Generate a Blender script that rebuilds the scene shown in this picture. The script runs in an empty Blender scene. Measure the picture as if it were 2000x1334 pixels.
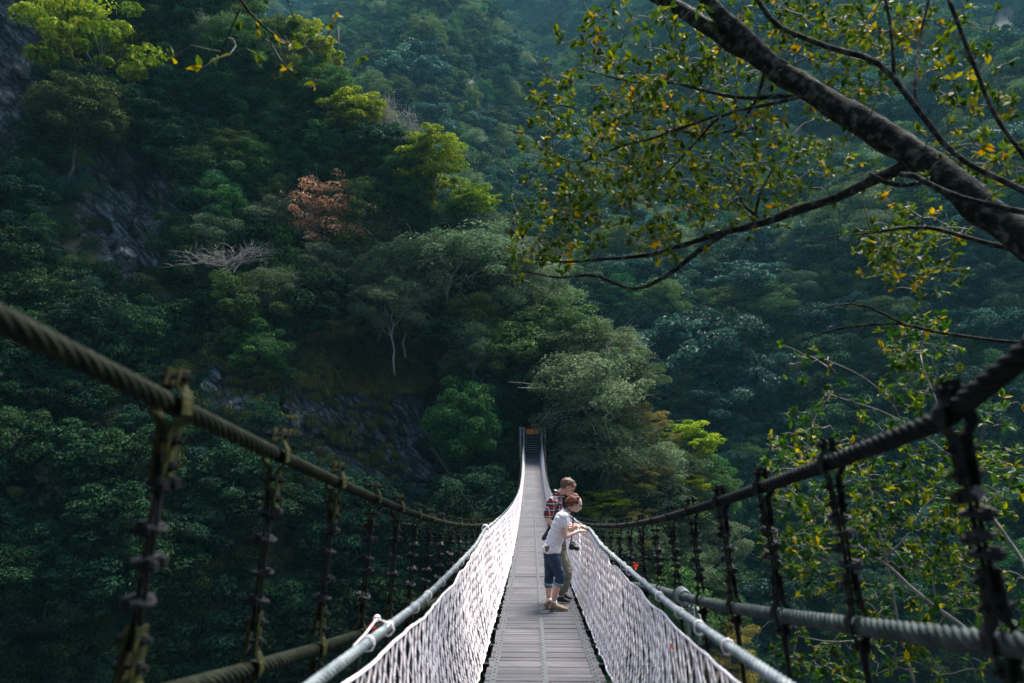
import bpy, math, random
import numpy as np
from mathutils import Vector
R = math.radians
random.seed(7)
rng = np.random.default_rng(7)
SC = bpy.context.scene
COL = SC.collection

# ------------------------------------------------------------------ camera
F = 1556.0; PX0, PY0 = 1000.0, 667.0            # focal length and centre in photo pixels
PITCH = math.atan(180 / F); YAW = math.atan(37.5 / F * math.cos(PITCH))
CAMZ = 1.6
cd = bpy.data.cameras.new('camera'); cam = bpy.data.objects.new('camera', cd); COL.objects.link(cam)
cd.sensor_width = 36; cd.lens = 36 * F / 2000; cd.clip_start = .05; cd.clip_end = 3000
cam.location = (0, 0, CAMZ); cam.rotation_euler = (R(90) + PITCH, 0, YAW)
cd.dof.use_dof = True; cd.dof.focus_distance = 24; cd.dof.aperture_fstop = 2.0
SC.camera = cam
FW = np.array([-math.sin(YAW) * math.cos(PITCH), math.cos(YAW) * math.cos(PITCH), math.sin(PITCH)])
RT = np.array([math.cos(YAW), math.sin(YAW), 0.]); UP = np.cross(RT, FW)
C0 = np.array([0, 0, CAMZ])
def at(px, py, D):
    d = FW + (px - PX0) / F * RT + (PY0 - py) / F * UP
    return C0 + d * (D / d[1])
def proj(P):
    q = np.asarray(P, float) - C0; z = q @ FW
    z = np.where(np.abs(z) < 1e-3, 1e-3, z)
    return PX0 + F * (q @ RT) / z, PY0 - F * (q @ UP) / z, z

# ------------------------------------------------------------------ world, sun, exposure
SUN_EL, SUN_AZ = R(60), R(38)                    # azimuth from +Y towards +X
w = bpy.data.worlds.new('World'); SC.world = w; w.use_nodes = True
nt = w.node_tree; bg = nt.nodes['Background']
sky = nt.nodes.new('ShaderNodeTexSky'); sky.sky_type = 'NISHITA'; sky.sun_disc = False
sky.sun_elevation = SUN_EL; sky.sun_rotation = SUN_AZ; sky.air_density = 1.2; sky.dust_density = 2.0
nt.links.new(sky.outputs[0], bg.inputs[0]); bg.inputs[1].default_value = 0.10
sl = bpy.data.lights.new('sun', 'SUN'); sl.energy = 3.0; sl.angle = R(26); sl.color = (1, .93, .84)
so = bpy.data.objects.new('sun', sl); COL.objects.link(so)
sd = Vector((math.sin(SUN_AZ) * math.cos(SUN_EL), math.cos(SUN_AZ) * math.cos(SUN_EL), math.sin(SUN_EL)))
so.rotation_euler = sd.to_track_quat('Z', 'Y').to_euler(); so.location = (30, 30, 80)
SC.view_settings.view_transform = 'Standard'; SC.view_settings.look = 'None'
SC.view_settings.exposure = 1.85; SC.view_settings.gamma = 1
SC.cycles.max_bounces = 5; SC.cycles.diffuse_bounces = 2; SC.cycles.glossy_bounces = 2
SC.cycles.transmission_bounces = 2; SC.cycles.volume_bounces = 1
SC.cycles.volume_step_rate = 4

# ------------------------------------------------------------------ helpers
def tag(o, label=None, cat=None, group=None, kind=None):
    for k, v in (('label', label), ('category', cat), ('group', group), ('kind', kind)):
        if v: o[k] = v
    return o
def thing(name, label, cat, loc=(0, 0, 0), group=None, kind=None):
    o = bpy.data.objects.new(name, None); COL.objects.link(o); o.location = loc
    o.empty_display_size = .1
    return tag(o, label, cat, group, kind)
def link(name, me, parent=None, loc=None, rz=0, sc=None):
    o = bpy.data.objects.new(name, me); COL.objects.link(o)
    if parent: o.parent = parent
    if loc is not None: o.location = loc
    if rz: o.rotation_euler.z = rz
    if sc is not None: o.scale = sc if hasattr(sc, '__len__') else (sc,) * 3
    return o

class MB:
    """collects vertices and polygons (quads or tris), per-polygon tint"""
    def __init__(s): s.V = []; s.Q = []; s.T = []; s.tq = []; s.tt = []; s.n = 0
    def add(s, V, Q=None, T=None, tint=0.5):
        V = np.asarray(V, float).reshape(-1, 3)
        if Q is not None and len(Q):
            Q = np.asarray(Q); s.Q.append(Q + s.n); s.tq.append(np.broadcast_to(np.asarray(tint, float), (len(Q),)))
        if T is not None and len(T):
            T = np.asarray(T); s.T.append(T + s.n); s.tt.append(np.broadcast_to(np.asarray(tint, float), (len(T),)))
        s.V.append(V); s.n += len(V); return s
    def box(s, c, h, rot=None, tint=.5, taper=1.0):
        v = np.array([[x, y, z] for z in (-1, 1) for y in (-1, 1) for x in (-1, 1)], float)
        v[4:, :2] *= taper
        v = v * np.asarray(h)
        if rot is not None: v = v @ np.asarray(rot).T
        s.add(v + np.asarray(c), [[0, 2, 3, 1], [4, 5, 7, 6], [0, 1, 5, 4], [2, 6, 7, 3], [0, 4, 6, 2], [1, 3, 7, 5]], tint=tint); return s
    def tube(s, P, Rr, k=6, tint=.5, cap=True, sq=None):
        P = np.asarray(P, float); n = len(P)
        Rr = np.broadcast_to(np.asarray(Rr, float), (n,)) if np.ndim(Rr) < 2 else np.asarray(Rr)
        t = np.gradient(P, axis=0); t /= np.linalg.norm(t, axis=1)[:, None] + 1e-12
        up = np.array([0, 0, 1.]) if abs(t[0][2]) < .85 else np.array([1., 0, 0])
        a = np.cross(up, t[0]); a /= np.linalg.norm(a)
        A = np.zeros_like(P); B = np.zeros_like(P)
        for i in range(n):
            a = a - t[i] * (a @ t[i]); a /= np.linalg.norm(a) + 1e-12
            A[i] = a; B[i] = np.cross(t[i], a)
        th = np.arange(k) * 2 * math.pi / k
        ra = Rr if Rr.ndim == 1 else Rr[:, 0]; rb = Rr if Rr.ndim == 1 else Rr[:, 1]
        V = P[:, None, :] + (ra[:, None, None] * np.cos(th)[None, :, None]) * A[:, None, :] + (rb[:, None, None] * np.sin(th)[None, :, None]) * B[:, None, :]
        i, j = np.meshgrid(np.arange(n - 1), np.arange(k), indexing='ij')
        j2 = (j + 1) % k
        Q = np.stack([i * k + j, i * k + j2, (i + 1) * k + j2, (i + 1) * k + j], -1).reshape(-1, 4)
        V = V.reshape(-1, 3); T = None
        if cap:
            V = np.vstack([V, P[0], P[-1]]); jj = np.arange(k); c0, c1 = n * k, n * k + 1
            T = np.vstack([np.stack([np.full(k, c0), (jj + 1) % k, jj], -1), np.stack([np.full(k, c1), (n - 1) * k + jj, (n - 1) * k + (jj + 1) % k], -1)])
        s.add(V, Q, T, tint=tint); return s
    def ball(s, c, r, nu=10, nv=7, rot=None, tint=.5):
        u = np.arange(nu) * 2 * math.pi / nu; v = np.linspace(0, math.pi, nv)
        V = np.array([[math.sin(b) * math.cos(a), math.sin(b) * math.sin(a), math.cos(b)] for b in v for a in u])
        V = V * np.asarray(r, float)
        if rot is not None: V = V @ np.asarray(rot).T
        i, j = np.meshgrid(np.arange(nv - 1), np.arange(nu), indexing='ij'); j2 = (j + 1) % nu
        Q = np.stack([i * nu + j, (i + 1) * nu + j, (i + 1) * nu + j2, i * nu + j2], -1).reshape(-1, 4)
        s.add(V + np.asarray(c), Q, tint=tint); return s
    def segs(s, A, B, r, k=4, tint=.5):
        """many straight prisms at once"""
        A = np.asarray(A, float); B = np.asarray(B, float); m = len(A)
        if m == 0: return s
        r = np.broadcast_to(np.asarray(r, float), (m,))
        t = B - A; t /= np.linalg.norm(t, axis=1)[:, None] + 1e-12
        ref = np.where(np.abs(t[:, 2:3]) < .8, np.array([[0, 0, 1.]]), np.array([[1., 0, 0]]))
        a = np.cross(ref, t); a /= np.linalg.norm(a, axis=1)[:, None] + 1e-12; b = np.cross(t, a)
        th = np.arange(k) * 2 * math.pi / k
        off = r[:, None, None] * (np.cos(th)[None, :, None] * a[:, None] + np.sin(th)[None, :, None] * b[:, None])
        V = np.concatenate([A[:, None] + off, B[:, None] + off], 1).reshape(-1, 3)
        base = (np.arange(m) * 2 * k)[:, None]; j = np.arange(k); j2 = (j + 1) % k
        Q = np.stack([base + j, base + j2, base + k + j2, base + k + j], -1).reshape(-1, 4)
        tint = np.asarray(tint, float)
        if tint.ndim: tint = np.repeat(tint, k)
        s.add(V, Q, tint=tint); return s
    def mesh(s, name, mats, smooth=False):
        me = bpy.data.meshes.new(name)
        V = np.vstack(s.V) if s.V else np.zeros((0, 3))
        Q = np.vstack(s.Q) if s.Q else np.zeros((0, 4), int); T = np.vstack(s.T) if s.T else np.zeros((0, 3), int)
        me.vertices.add(len(V)); me.vertices.foreach_set('co', V.astype(np.float32).ravel())
        nl = Q.size + T.size; me.loops.add(nl)
        me.loops.foreach_set('vertex_index', np.concatenate([Q.ravel(), T.ravel()]).astype(np.int32))
        nf = len(Q) + len(T); me.polygons.add(nf)
        st = np.concatenate([np.arange(len(Q)) * 4, Q.size + np.arange(len(T)) * 3]).astype(np.int32)
        me.polygons.foreach_set('loop_start', st)
        me.polygons.foreach_set('use_smooth', np.full(nf, smooth))
        a = me.attributes.new('tint', 'FLOAT', 'FACE')
        a.data.foreach_set('value', np.concatenate([*(s.tq or [np.zeros(0)]), *(s.tt or [np.zeros(0)])]).astype(np.float32))
        me.update(calc_edges=True); me.validate()
        for m in (mats if isinstance(mats, (list, tuple)) else [mats]): me.materials.append(m)
        return me
    def build(s, name, mat, parent=None, smooth=False, **k): return link(name, s.mesh(name, mat, smooth), parent, **k)

# ------------------------------------------------------------------ materials
def newmat(name):
    m = bpy.data.materials.new(name); m.use_nodes = True; nt = m.node_tree
    return m, nt, nt.nodes['Principled BSDF']
def N(nt, t, **k):
    n = nt.nodes.new(t)
    for a, b in k.items(): setattr(n, a, b)
    return n
def ramp(nt, fac, stops, interp='LINEAR'):
    r = N(nt, 'ShaderNodeValToRGB'); r.color_ramp.interpolation = interp
    e = r.color_ramp.elements
    while len(e) < len(stops): e.new(.5)
    for el, (p, c) in zip(e, stops): el.position = p; el.color = (*c, 1)
    nt.links.new(fac, r.inputs[0]); return r.outputs[0]
def noise(nt, scale, detail=6, rough=.6, coord='Object', vec=None, stretch=None):
    n = N(nt, 'ShaderNodeTexNoise'); n.inputs['Scale'].default_value = scale; n.inputs['Detail'].default_value = detail; n.inputs['Roughness'].default_value = rough
    if vec is None:
        tc = N(nt, 'ShaderNodeTexCoord'); vec = tc.outputs[coord]
    if stretch and len(stretch) > 3:
        m0 = N(nt, 'ShaderNodeMapping'); m0.inputs['Rotation'].default_value = stretch[3]; nt.links.new(vec, m0.inputs[0]); vec = m0.outputs[0]
    if stretch:
        mp = N(nt, 'ShaderNodeMapping'); mp.inputs['Scale'].default_value = stretch[:3]
        nt.links.new(vec, mp.inputs[0]); vec = mp.outputs[0]
    nt.links.new(vec, n.inputs['Vector']); return n.outputs['Fac']
def mixc(nt, f, a, b, mode='MIX'):
    m = N(nt, 'ShaderNodeMix', data_type='RGBA', blend_type=mode)
    for sock, v in ((m.inputs[0], f), (m.inputs[6], a), (m.inputs[7], b)):
        if hasattr(v, 'links'): nt.links.new(v, sock)
        else: sock.default_value = (*v, 1) if hasattr(v, '__len__') else v
    return m.outputs[2]
def bump(nt, b, h, strength=.5, dist=.02):
    n = N(nt, 'ShaderNodeBump'); n.inputs['Strength'].default_value = strength; n.inputs['Distance'].default_value = dist
    nt.links.new(h, n.inputs['Height']); nt.links.new(n.outputs[0], b.inputs['Normal'])
def surf(name, c1, c2, scale=8, rough=.7, c3=None, metal=0, bmp=.3, bd=.01, stretch=None, spec=.4, detail=6):
    m, nt, b = newmat(name); f = noise(nt, scale, detail, stretch=stretch)
    st = [(.3, c1), (.62, c2)] if c3 is None else [(.28, c1), (.5, c2), (.7, c3)]
    nt.links.new(ramp(nt, f, st), b.inputs['Base Color'])
    b.inputs['Roughness'].default_value = rough; b.inputs['Metallic'].default_value = metal
    b.inputs['Specular IOR Level'].default_value = spec
    if bmp: bump(nt, b, f, bmp, bd)
    return m
def leafmat(name, stops, rough=.62, trans=.3, vary=.32, spec=.10, hue=.02):
    """leaf colour from the per-leaf tint, varied per plant"""
    m, nt, b = newmat(name)
    a = N(nt, 'ShaderNodeAttribute', attribute_name='tint'); c = ramp(nt, a.outputs['Fac'], stops)
    oi = N(nt, 'ShaderNodeObjectInfo')
    hs = N(nt, 'ShaderNodeHueSaturation')
    mr = N(nt, 'ShaderNodeMapRange'); mr.inputs['To Min'].default_value = 1 - vary; mr.inputs['To Max'].default_value = 1 + vary
    nt.links.new(oi.outputs['Random'], mr.inputs[0]); nt.links.new(mr.outputs[0], hs.inputs['Value'])
    hs.inputs['Saturation'].default_value = 1.12
    mh = N(nt, 'ShaderNodeMath', operation='MULTIPLY'); mh.inputs[1].default_value = 7.31; nt.links.new(oi.outputs['Random'], mh.inputs[0])
    fr = N(nt, 'ShaderNodeMath', operation='FRACT'); nt.links.new(mh.outputs[0], fr.inputs[0])
    m2 = N(nt, 'ShaderNodeMapRange'); m2.inputs['To Min'].default_value = .5 - hue; m2.inputs['To Max'].default_value = .5 + hue
    nt.links.new(fr.outputs[0], m2.inputs[0]); nt.links.new(m2.outputs[0], hs.inputs['Hue'])
    nt.links.new(c, hs.inputs['Color']); nt.links.new(hs.outputs[0], b.inputs['Base Color'])
    b.inputs['Roughness'].default_value = rough; b.inputs['Specular IOR Level'].default_value = spec
    if trans:
        tr = N(nt, 'ShaderNodeBsdfTranslucent'); nt.links.new(hs.outputs[0], tr.inputs[0])
        mx = N(nt, 'ShaderNodeMixShader'); mx.inputs[0].default_value = trans
        out = nt.nodes['Material Output']
        nt.links.new(b.outputs[0], mx.inputs[1]); nt.links.new(tr.outputs[0], mx.inputs[2]); nt.links.new(mx.outputs[0], out.inputs[0])
    return m
M = {}
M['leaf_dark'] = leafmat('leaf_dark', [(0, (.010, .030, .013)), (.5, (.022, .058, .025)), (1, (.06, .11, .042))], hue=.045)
M['leaf_mid'] = leafmat('leaf_mid', [(0, (.025, .06, .022)), (.5, (.065, .13, .042)), (1, (.17, .24, .08))], hue=.05)
M['leaf_bright'] = leafmat('leaf_bright', [(0, (.06, .12, .014)), (.5, (.19, .27, .03)), (1, (.50, .50, .08))], vary=.2)
M['leaf_orange'] = leafmat('leaf_orange', [(0, (.2, .13, .07)), (.5, (.68, .38, .23)), (1, (.88, .62, .42))], vary=.1)
M['leaf_yellow'] = leafmat('leaf_yellow', [(0, (.10, .10, .02)), (.5, (.22, .20, .05)), (1, (.42, .33, .11))], vary=.2)
M['leaf_grey'] = leafmat('leaf_grey', [(0, (.045, .085, .04)), (.5, (.12, .18, .09)), (1, (.26, .30, .18))], vary=.25)
M['leaf_blue'] = leafmat('leaf_blue', [(0, (.010, .032, .022)), (.5, (.025, .07, .05)), (1, (.08, .16, .11))], rough=.5, vary=.4)
M['leaf_near'] = leafmat('leaf_near', [(0, (.012, .035, .008)), (.45, (.035, .085, .014)), (.7, (.09, .145, .018)), (.88, (.30, .27, .03)), (.97, (.42, .24, .03)), (1, (.36, .09, .02))], rough=.55, trans=.4, vary=0, spec=.16)
M['grass'] = leafmat('grass', [(0, (.03, .05, .015)), (.6, (.09, .11, .03)), (1, (.35, .26, .12))], vary=.3)
M['bark_dark'] = surf('bark_dark', (.006, .007, .006), (.022, .023, .02), 13, .9, (.13, .14, .12), bmp=1, bd=.03, detail=10, spec=.12)
M['bark_pale'] = surf('bark_pale', (.10, .10, .09), (.30, .29, .26), 6, .85, bmp=.5, bd=.02)
M['bark_twig'] = surf('bark_twig', (.03, .03, .026), (.10, .10, .09), 9, .8, (.2, .2, .18), bmp=0)
M['bark_brown'] = surf('bark_brown', (.03, .025, .02), (.10, .09, .075), 6, .9, bmp=0)
M['cable_moss'] = surf('cable_moss', (.003, .0055, .0035), (.008, .012, .007), 14, .8, (.020, .026, .014), bmp=.3, spec=.12)
M['cable_grey'] = surf('cable_grey', (.012, .02, .02), (.036, .05, .05), 12, .65, (.07, .09, .09), bmp=.3, spec=.12)
M['cable_shaded'] = surf('cable_shaded', (.002, .003, .003), (.006, .008, .008), 14, .75, (.014, .017, .016), bmp=.3, spec=.12)  # right main cable: backlit shade put into the colour
M['clamp_moss'] = surf('clamp_moss', (.005, .007, .004), (.022, .027, .008), 34, .85, (.07, .068, .018), bmp=.4, spec=.12)
M['clamp_shaded'] = surf('clamp_shaded', (.003, .0035, .0035), (.008, .009, .008), 20, .75, (.02, .02, .016), bmp=.4, spec=.12)  # right clamps and rods: darker copy of the left clamps, imitating backlight
M['steel_dark'] = surf('steel_dark', (.004, .005, .005), (.014, .016, .016), 30, .5, metal=.2, bmp=.1, spec=.25)
M['steel_grey'] = surf('steel_grey', (.045, .052, .056), (.10, .11, .115), 18, .55, metal=.3, bmp=.1)
M['rail'] = surf('rail', (.07, .10, .11), (.16, .20, .215), 10, .8, (.32, .35, .36), bmp=.3)
M['net'] = surf('net', (.82, .71, .72), (.95, .89, .89), 9, .85, bmp=0)
M['concrete'] = surf('concrete', (.25, .27, .28), (.5, .5, .5), 3, .9, bmp=.3)

def wood():
    m, nt, b = newmat('deck_wood')
    a = N(nt, 'ShaderNodeAttribute', attribute_name='tint')
    f = noise(nt, 3, 8, .7, stretch=(1.2, 30, 10)); g = noise(nt, 1.1, 5)
    c = ramp(nt, f, [(.3, (.022, .024, .028)), (.5, (.085, .087, .100)), (.7, (.18, .170, .183))])
    c = mixc(nt, .8, c, ramp(nt, a.outputs['Fac'], [(0, (.38, .41, .45)), (.5, (.62, .61, .65)), (1, (.95, .87, .90))]), 'MULTIPLY')
    c = mixc(nt, .75, c, ramp(nt, g, [(.38, (.45, .5, .52)), (.55, (1, 1, 1))]), 'MULTIPLY')
    g2 = noise(nt, 7, 8, .8, stretch=(1, 1, 1)); c = mixc(nt, .6, c, ramp(nt, g2, [(.33, (.25, .25, .27)), (.42, (1, 1, 1))]), 'MULTIPLY')
    nt.links.new(c, b.inputs['Base Color']); b.inputs['Roughness'].default_value = .6
    bump(nt, b, f, .5, .004); return m
M['wood'] = wood()

def rockmat():
    m, nt, b = newmat('cliff_rock')
    band = noise(nt, 1.3, 14, .75, stretch=(.4, .8, 1.8, (0, R(-50), 0)))
    tc_ = N(nt, 'ShaderNodeTexCoord'); m1 = N(nt, 'ShaderNodeMapping'); m1.inputs['Rotation'].default_value = (0, R(-50), .3); m2 = N(nt, 'ShaderNodeMapping'); m2.inputs['Scale'].default_value = (.45, .8, 1.9)
    nt.links.new(tc_.outputs['Object'], m1.inputs[0]); nt.links.new(m1.outputs[0], m2.inputs[0]); vo = N(nt, 'ShaderNodeTexVoronoi', feature='DISTANCE_TO_EDGE'); vo.inputs['Scale'].default_value = .9; nt.links.new(m2.outputs[0], vo.inputs['Vector'])
    crack = ramp(nt, vo.outputs['Distance'], [(.0, (.08, .08, .08)), (.12, (1, 1, 1))])
    fine = noise(nt, 2.2, 12, .75); big = noise(nt, .16, 5)
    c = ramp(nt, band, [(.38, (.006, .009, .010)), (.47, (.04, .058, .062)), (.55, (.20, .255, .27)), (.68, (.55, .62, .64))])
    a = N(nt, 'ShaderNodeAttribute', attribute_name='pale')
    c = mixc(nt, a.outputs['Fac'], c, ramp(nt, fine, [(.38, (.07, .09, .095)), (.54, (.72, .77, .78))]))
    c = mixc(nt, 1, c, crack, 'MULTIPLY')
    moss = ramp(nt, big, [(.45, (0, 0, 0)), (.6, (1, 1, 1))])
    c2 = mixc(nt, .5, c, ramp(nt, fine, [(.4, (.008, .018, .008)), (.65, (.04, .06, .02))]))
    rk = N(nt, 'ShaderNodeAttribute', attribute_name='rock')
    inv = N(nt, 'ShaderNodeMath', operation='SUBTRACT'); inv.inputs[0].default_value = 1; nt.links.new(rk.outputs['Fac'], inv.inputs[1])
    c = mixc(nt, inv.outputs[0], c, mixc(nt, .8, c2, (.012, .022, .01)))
    nt.links.new(c, b.inputs['Base Color']); b.inputs['Roughness'].default_value = .55
    h = N(nt, 'ShaderNodeMath', operation='ADD'); nt.links.new(band, h.inputs[0]); nt.links.new(fine, h.inputs[1])
    bump(nt, b, h.outputs[0], 1.0, 1.2); return m
M['rock'] = rockmat()
M['boulder'] = surf('boulder', (.03, .035, .035), (.14, .15, .16), 1.5, .7, (.3, .31, .32), bmp=.8, bd=.1)

# ------------------------------------------------------------------ foliage makers
def leaves(mb, P, Nn, size, r, aspect=.5, tint=None, fold=.15, droop=None):
    """one folded rhombus per leaf; P centres, Nn normals"""
    m = len(P); Nn = Nn / (np.linalg.norm(Nn, axis=1)[:, None] + 1e-9)
    a = r.normal(size=(m, 3))
    if droop is not None: a = a * .6 + droop
    a -= Nn * (a * Nn).sum(1)[:, None]; a /= np.linalg.norm(a, axis=1)[:, None] + 1e-9
    b = np.cross(Nn, a); L = np.broadcast_to(size, (m,))[:, None]
    W = L * aspect
    V = np.stack([P - a * L * .5, P + b * W * .5 + Nn * L * fold - a * L * .08, P + a * L * .5, P - b * W * .5 + Nn * L * fold - a * L * .08], 1).reshape(-1, 3)
    Q = np.arange(m * 4).reshape(-1, 4)
    mb.add(V, Q, tint=r.random(m) if tint is None else tint)
def sph(r, m, upbias=0.):
    d = r.normal(size=(m, 3)); d /= np.linalg.norm(d, axis=1)[:, None]
    d[:, 2] += upbias; d /= np.linalg.norm(d, axis=1)[:, None]; return d
def crown(seed, rad=(3, 3, 2.4), nclump=60, per=200, lsize=.2, crad=.8, flat=.55, aspect=.5, zc=4.0, open_=.2):
    r = np.random.default_rng(seed); mb = MB()
    d = sph(r, nclump, .25); rr = r.uniform(open_, 1, nclump) ** .5
    lump = 1 + .22 * np.sin(d[:, 0] * 4 + seed) * np.cos(d[:, 1] * 3 + seed * 2) + r.normal(0, .08, nclump)
    Cc = d * np.asarray(rad) * (rr * lump)[:, None] + np.array([0, 0, zc])
    for c in Cc:
        m = int(per * r.uniform(.5, 1.4)); cr = crad * r.uniform(.6, 1.35)
        u = sph(r, m, .35); out = (c - [0, 0, zc]); out = out / (np.linalg.norm(out) + 1e-6)
        q = u * (cr * r.uniform(.45, 1.1, m) ** .6)[:, None] * np.array([1, 1, flat])
        leaves(mb, c + q, u + r.normal(0, .5, (m, 3)) + [0, 0, .5], lsize * r.uniform(.5, 1.4, m), r, aspect, tint=np.clip(r.normal(.45 + r.normal(0, .12), .2, m), 0, 1))
    return mb, Cc
def bend(p0, p1, n, r, j):
    t = np.linspace(0, 1, n)[:, None]; P = p0 * (1 - t) + p1 * t
    k = r.normal(0, j, (n, 3)) * np.linalg.norm(p1 - p0); k[0] = 0; k[-1] *= .3
    P = P + k * np.minimum(1, 1); P[:, 2] += (np.sin(t[:, 0] * math.pi) * .08 * np.linalg.norm(p1 - p0)); return P
def trunk(seed, Cc, zc, r0=.16, nl=14, twigs=0, root=-2.5, k=6):
    r = np.random.default_rng(seed + 99); mb = MB()
    top = np.array([r.normal(0, .3), r.normal(0, .3), zc + .6]); P = bend(np.array([0, 0, root]), top, 8, r, .02)
    mb.tube(P, np.linspace(r0, r0 * .4, 8), k)
    idx = r.choice(len(Cc), min(nl, len(Cc)), replace=False)
    for i in idx:
        b = P[r.integers(3, 7)]; mb.tube(bend(b, Cc[i], 5, r, .05), np.linspace(r0 * .4, r0 * .08, 5), 4, cap=False)
    if twigs:
        for i in range(twigs):
            c = Cc[r.integers(len(Cc))]; b = c + (np.array([0, 0, zc - 1.]) - c) * r.uniform(.2, .6)
            e = c + r.normal(0, .45, 3) + (c - [0, 0, zc]) * .22
            mb.tube(bend(b, e, 4, r, .06), np.linspace(.026, .010, 4), 3, cap=False)
    return mb
PROTO = {}
def proto(kind, seeds, leaf, bark, zc, r0, twigs=0, nl=14, **k):
    L = []
    for s in seeds:
        cm, Cc = crown(s, zc=zc, **k)
        L.append((cm.mesh('crown', M[leaf]), trunk(s, Cc, zc, r0, nl, twigs).mesh('trunk', M[bark], True)))
    PROTO[kind] = L
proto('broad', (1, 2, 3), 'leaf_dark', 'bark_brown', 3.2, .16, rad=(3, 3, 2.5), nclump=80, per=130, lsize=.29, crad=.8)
proto('fine', (4, 5, 6), 'leaf_mid', 'bark_brown', 3.2, .14, rad=(2.9, 2.9, 2.6), nclump=90, per=170, lsize=.23, crad=.7, aspect=.4)
proto('bright', (7, 8), 'leaf_bright', 'bark_brown', 3.0, .13, rad=(2.8, 2.8, 2.5), nclump=85, per=150, lsize=.25, crad=.65, flat=.35)
proto('orange', (9,), 'leaf_orange', 'bark_pale', 3.0, .10, twigs=90, rad=(2.9, 2.6, 2.7), nclump=150, per=42, lsize=.21, crad=.5, flat=.5, aspect=.4, open_=.05)
proto('yellow', (10,), 'leaf_yellow', 'bark_pale', 3.0, .10, twigs=80, rad=(2.9, 2.6, 2.3), nclump=75, per=150, lsize=.17, crad=.6, flat=.35, aspect=.4)
proto('twiggy', (11, 12, 13), 'leaf_grey', 'bark_pale', 3.2, .10, twigs=130, rad=(3.1, 3.1, 2.5), nclump=85, per=190, lsize=.18, crad=.75, aspect=.4)
proto('bigleaf', (14, 15, 16), 'leaf_blue', 'bark_brown', 3.4, .2, rad=(3.3, 3.3, 2.4), nclump=85, per=110, lsize=.36, crad=.8, flat=.45, aspect=.5)

def bare_mesh(seed, wd=3.2, ht=1.6, n=42):
    r = np.random.default_rng(seed); mb = MB()
    P = bend(np.array([0, 0, -2.]), np.array([.2, 0, 1.2]), 6, r, .03); mb.tube(P, np.linspace(.09, .05, 6), 5)
    for i in range(n):
        b = P[r.integers(3, 6)]; a = r.uniform(0, 2 * math.pi); L = r.uniform(.5, 1) * wd
        e = np.array([math.cos(a) * L, math.sin(a) * L * .8, 1.2 + r.uniform(-.2, 1) * ht])
        q = bend(b, e, 6, r, .09); mb.tube(q, np.linspace(.035, .009, 6), 4, cap=False)
        for j in range(7):
            s = q[r.integers(2, 6)]; e2 = s + r.normal(0, .35, 3) + (e - b) / np.linalg.norm(e - b) * r.uniform(.2, .8)
            mb.tube(bend(s, e2, 4, r, .08), np.linspace(.018, .007, 4), 3, cap=False)
    return mb
BARE = [bare_mesh(21).mesh('branches', M['bark_pale'], True), bare_mesh(22, 1.8, 3.6, 50).mesh('branches', M['bark_pale'], True)]

# ------------------------------------------------------------------ terrain
def vnoise(x, y, seed=0):
    """smooth value noise"""
    x = np.asarray(x, float); y = np.asarray(y, float)
    xi = np.floor(x).astype(int); yi = np.floor(y).astype(int); fx = x - xi; fy = y - yi
    fx = fx * fx * (3 - 2 * fx); fy = fy * fy * (3 - 2 * fy)
    def h(a, b):
        n = (a * 374761393 + b * 668265263 + seed * 1274126177) & 0x7fffffff
        n = ((n ^ (n >> 13)) * 1274126177) & 0x7fffffff
        return ((n ^ (n >> 16)) & 0xffff) / 65535.
    return (h(xi, yi) * (1 - fx) + h(xi + 1, yi) * fx) * (1 - fy) + (h(xi, yi + 1) * (1 - fx) + h(xi + 1, yi + 1) * fx) * fy - .5
def fbm(x, y, o=4, seed=0):
    s = 0
    for i in range(o): s = s + vnoise(np.asarray(x) * 2 ** i, np.asarray(y) * 2 ** i, seed + i) / 2 ** i
    return s
def inpoly(px, py, poly):
    px = np.asarray(px); py = np.asarray(py); c = np.zeros(px.shape, bool); n = len(poly)
    for i in range(n):
        x1, y1 = poly[i]; x2, y2 = poly[(i + 1) % n]
        c ^= ((y1 > py) != (y2 > py)) & (px < (x2 - x1) * (py - y1) / (y2 - y1 + 1e-9) + x1)
    return c
ROCKS = [[(140, 270), (330, 290), (350, 430), (270, 560), (210, 550), (155, 420)],
         [(365, 590), (430, 640), (470, 730), (540, 760), (520, 810), (400, 800), (390, 700)],
         [(560, 760), (640, 660), (780, 640), (890, 690), (905, 920), (840, 960), (700, 950), (560, 880)],
         [(420, 1080), (500, 950), (640, 930), (640, 1130), (560, 1240), (430, 1160)],
         [(-80, -100), (80, -100), (90, 120), (60, 300), (-80, 300)]]
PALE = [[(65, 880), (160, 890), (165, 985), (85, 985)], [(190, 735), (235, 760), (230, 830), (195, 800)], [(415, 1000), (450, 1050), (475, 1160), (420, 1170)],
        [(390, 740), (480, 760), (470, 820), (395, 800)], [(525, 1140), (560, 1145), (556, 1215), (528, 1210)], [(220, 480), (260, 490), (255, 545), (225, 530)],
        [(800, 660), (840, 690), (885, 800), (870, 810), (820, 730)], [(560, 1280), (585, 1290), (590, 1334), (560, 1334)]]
CAVE = ROCKS[2]
RIVER = -26.
SIL = [(-600, -420), (200, -330), (420, -120), (560, 70), (700, 195), (800, 300), (950, 425), (1050, 575), (1200, 715), (1280, 815), (1385, 905), (1415, 1010), (1440, 1200), (1470, 1500)]
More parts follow.
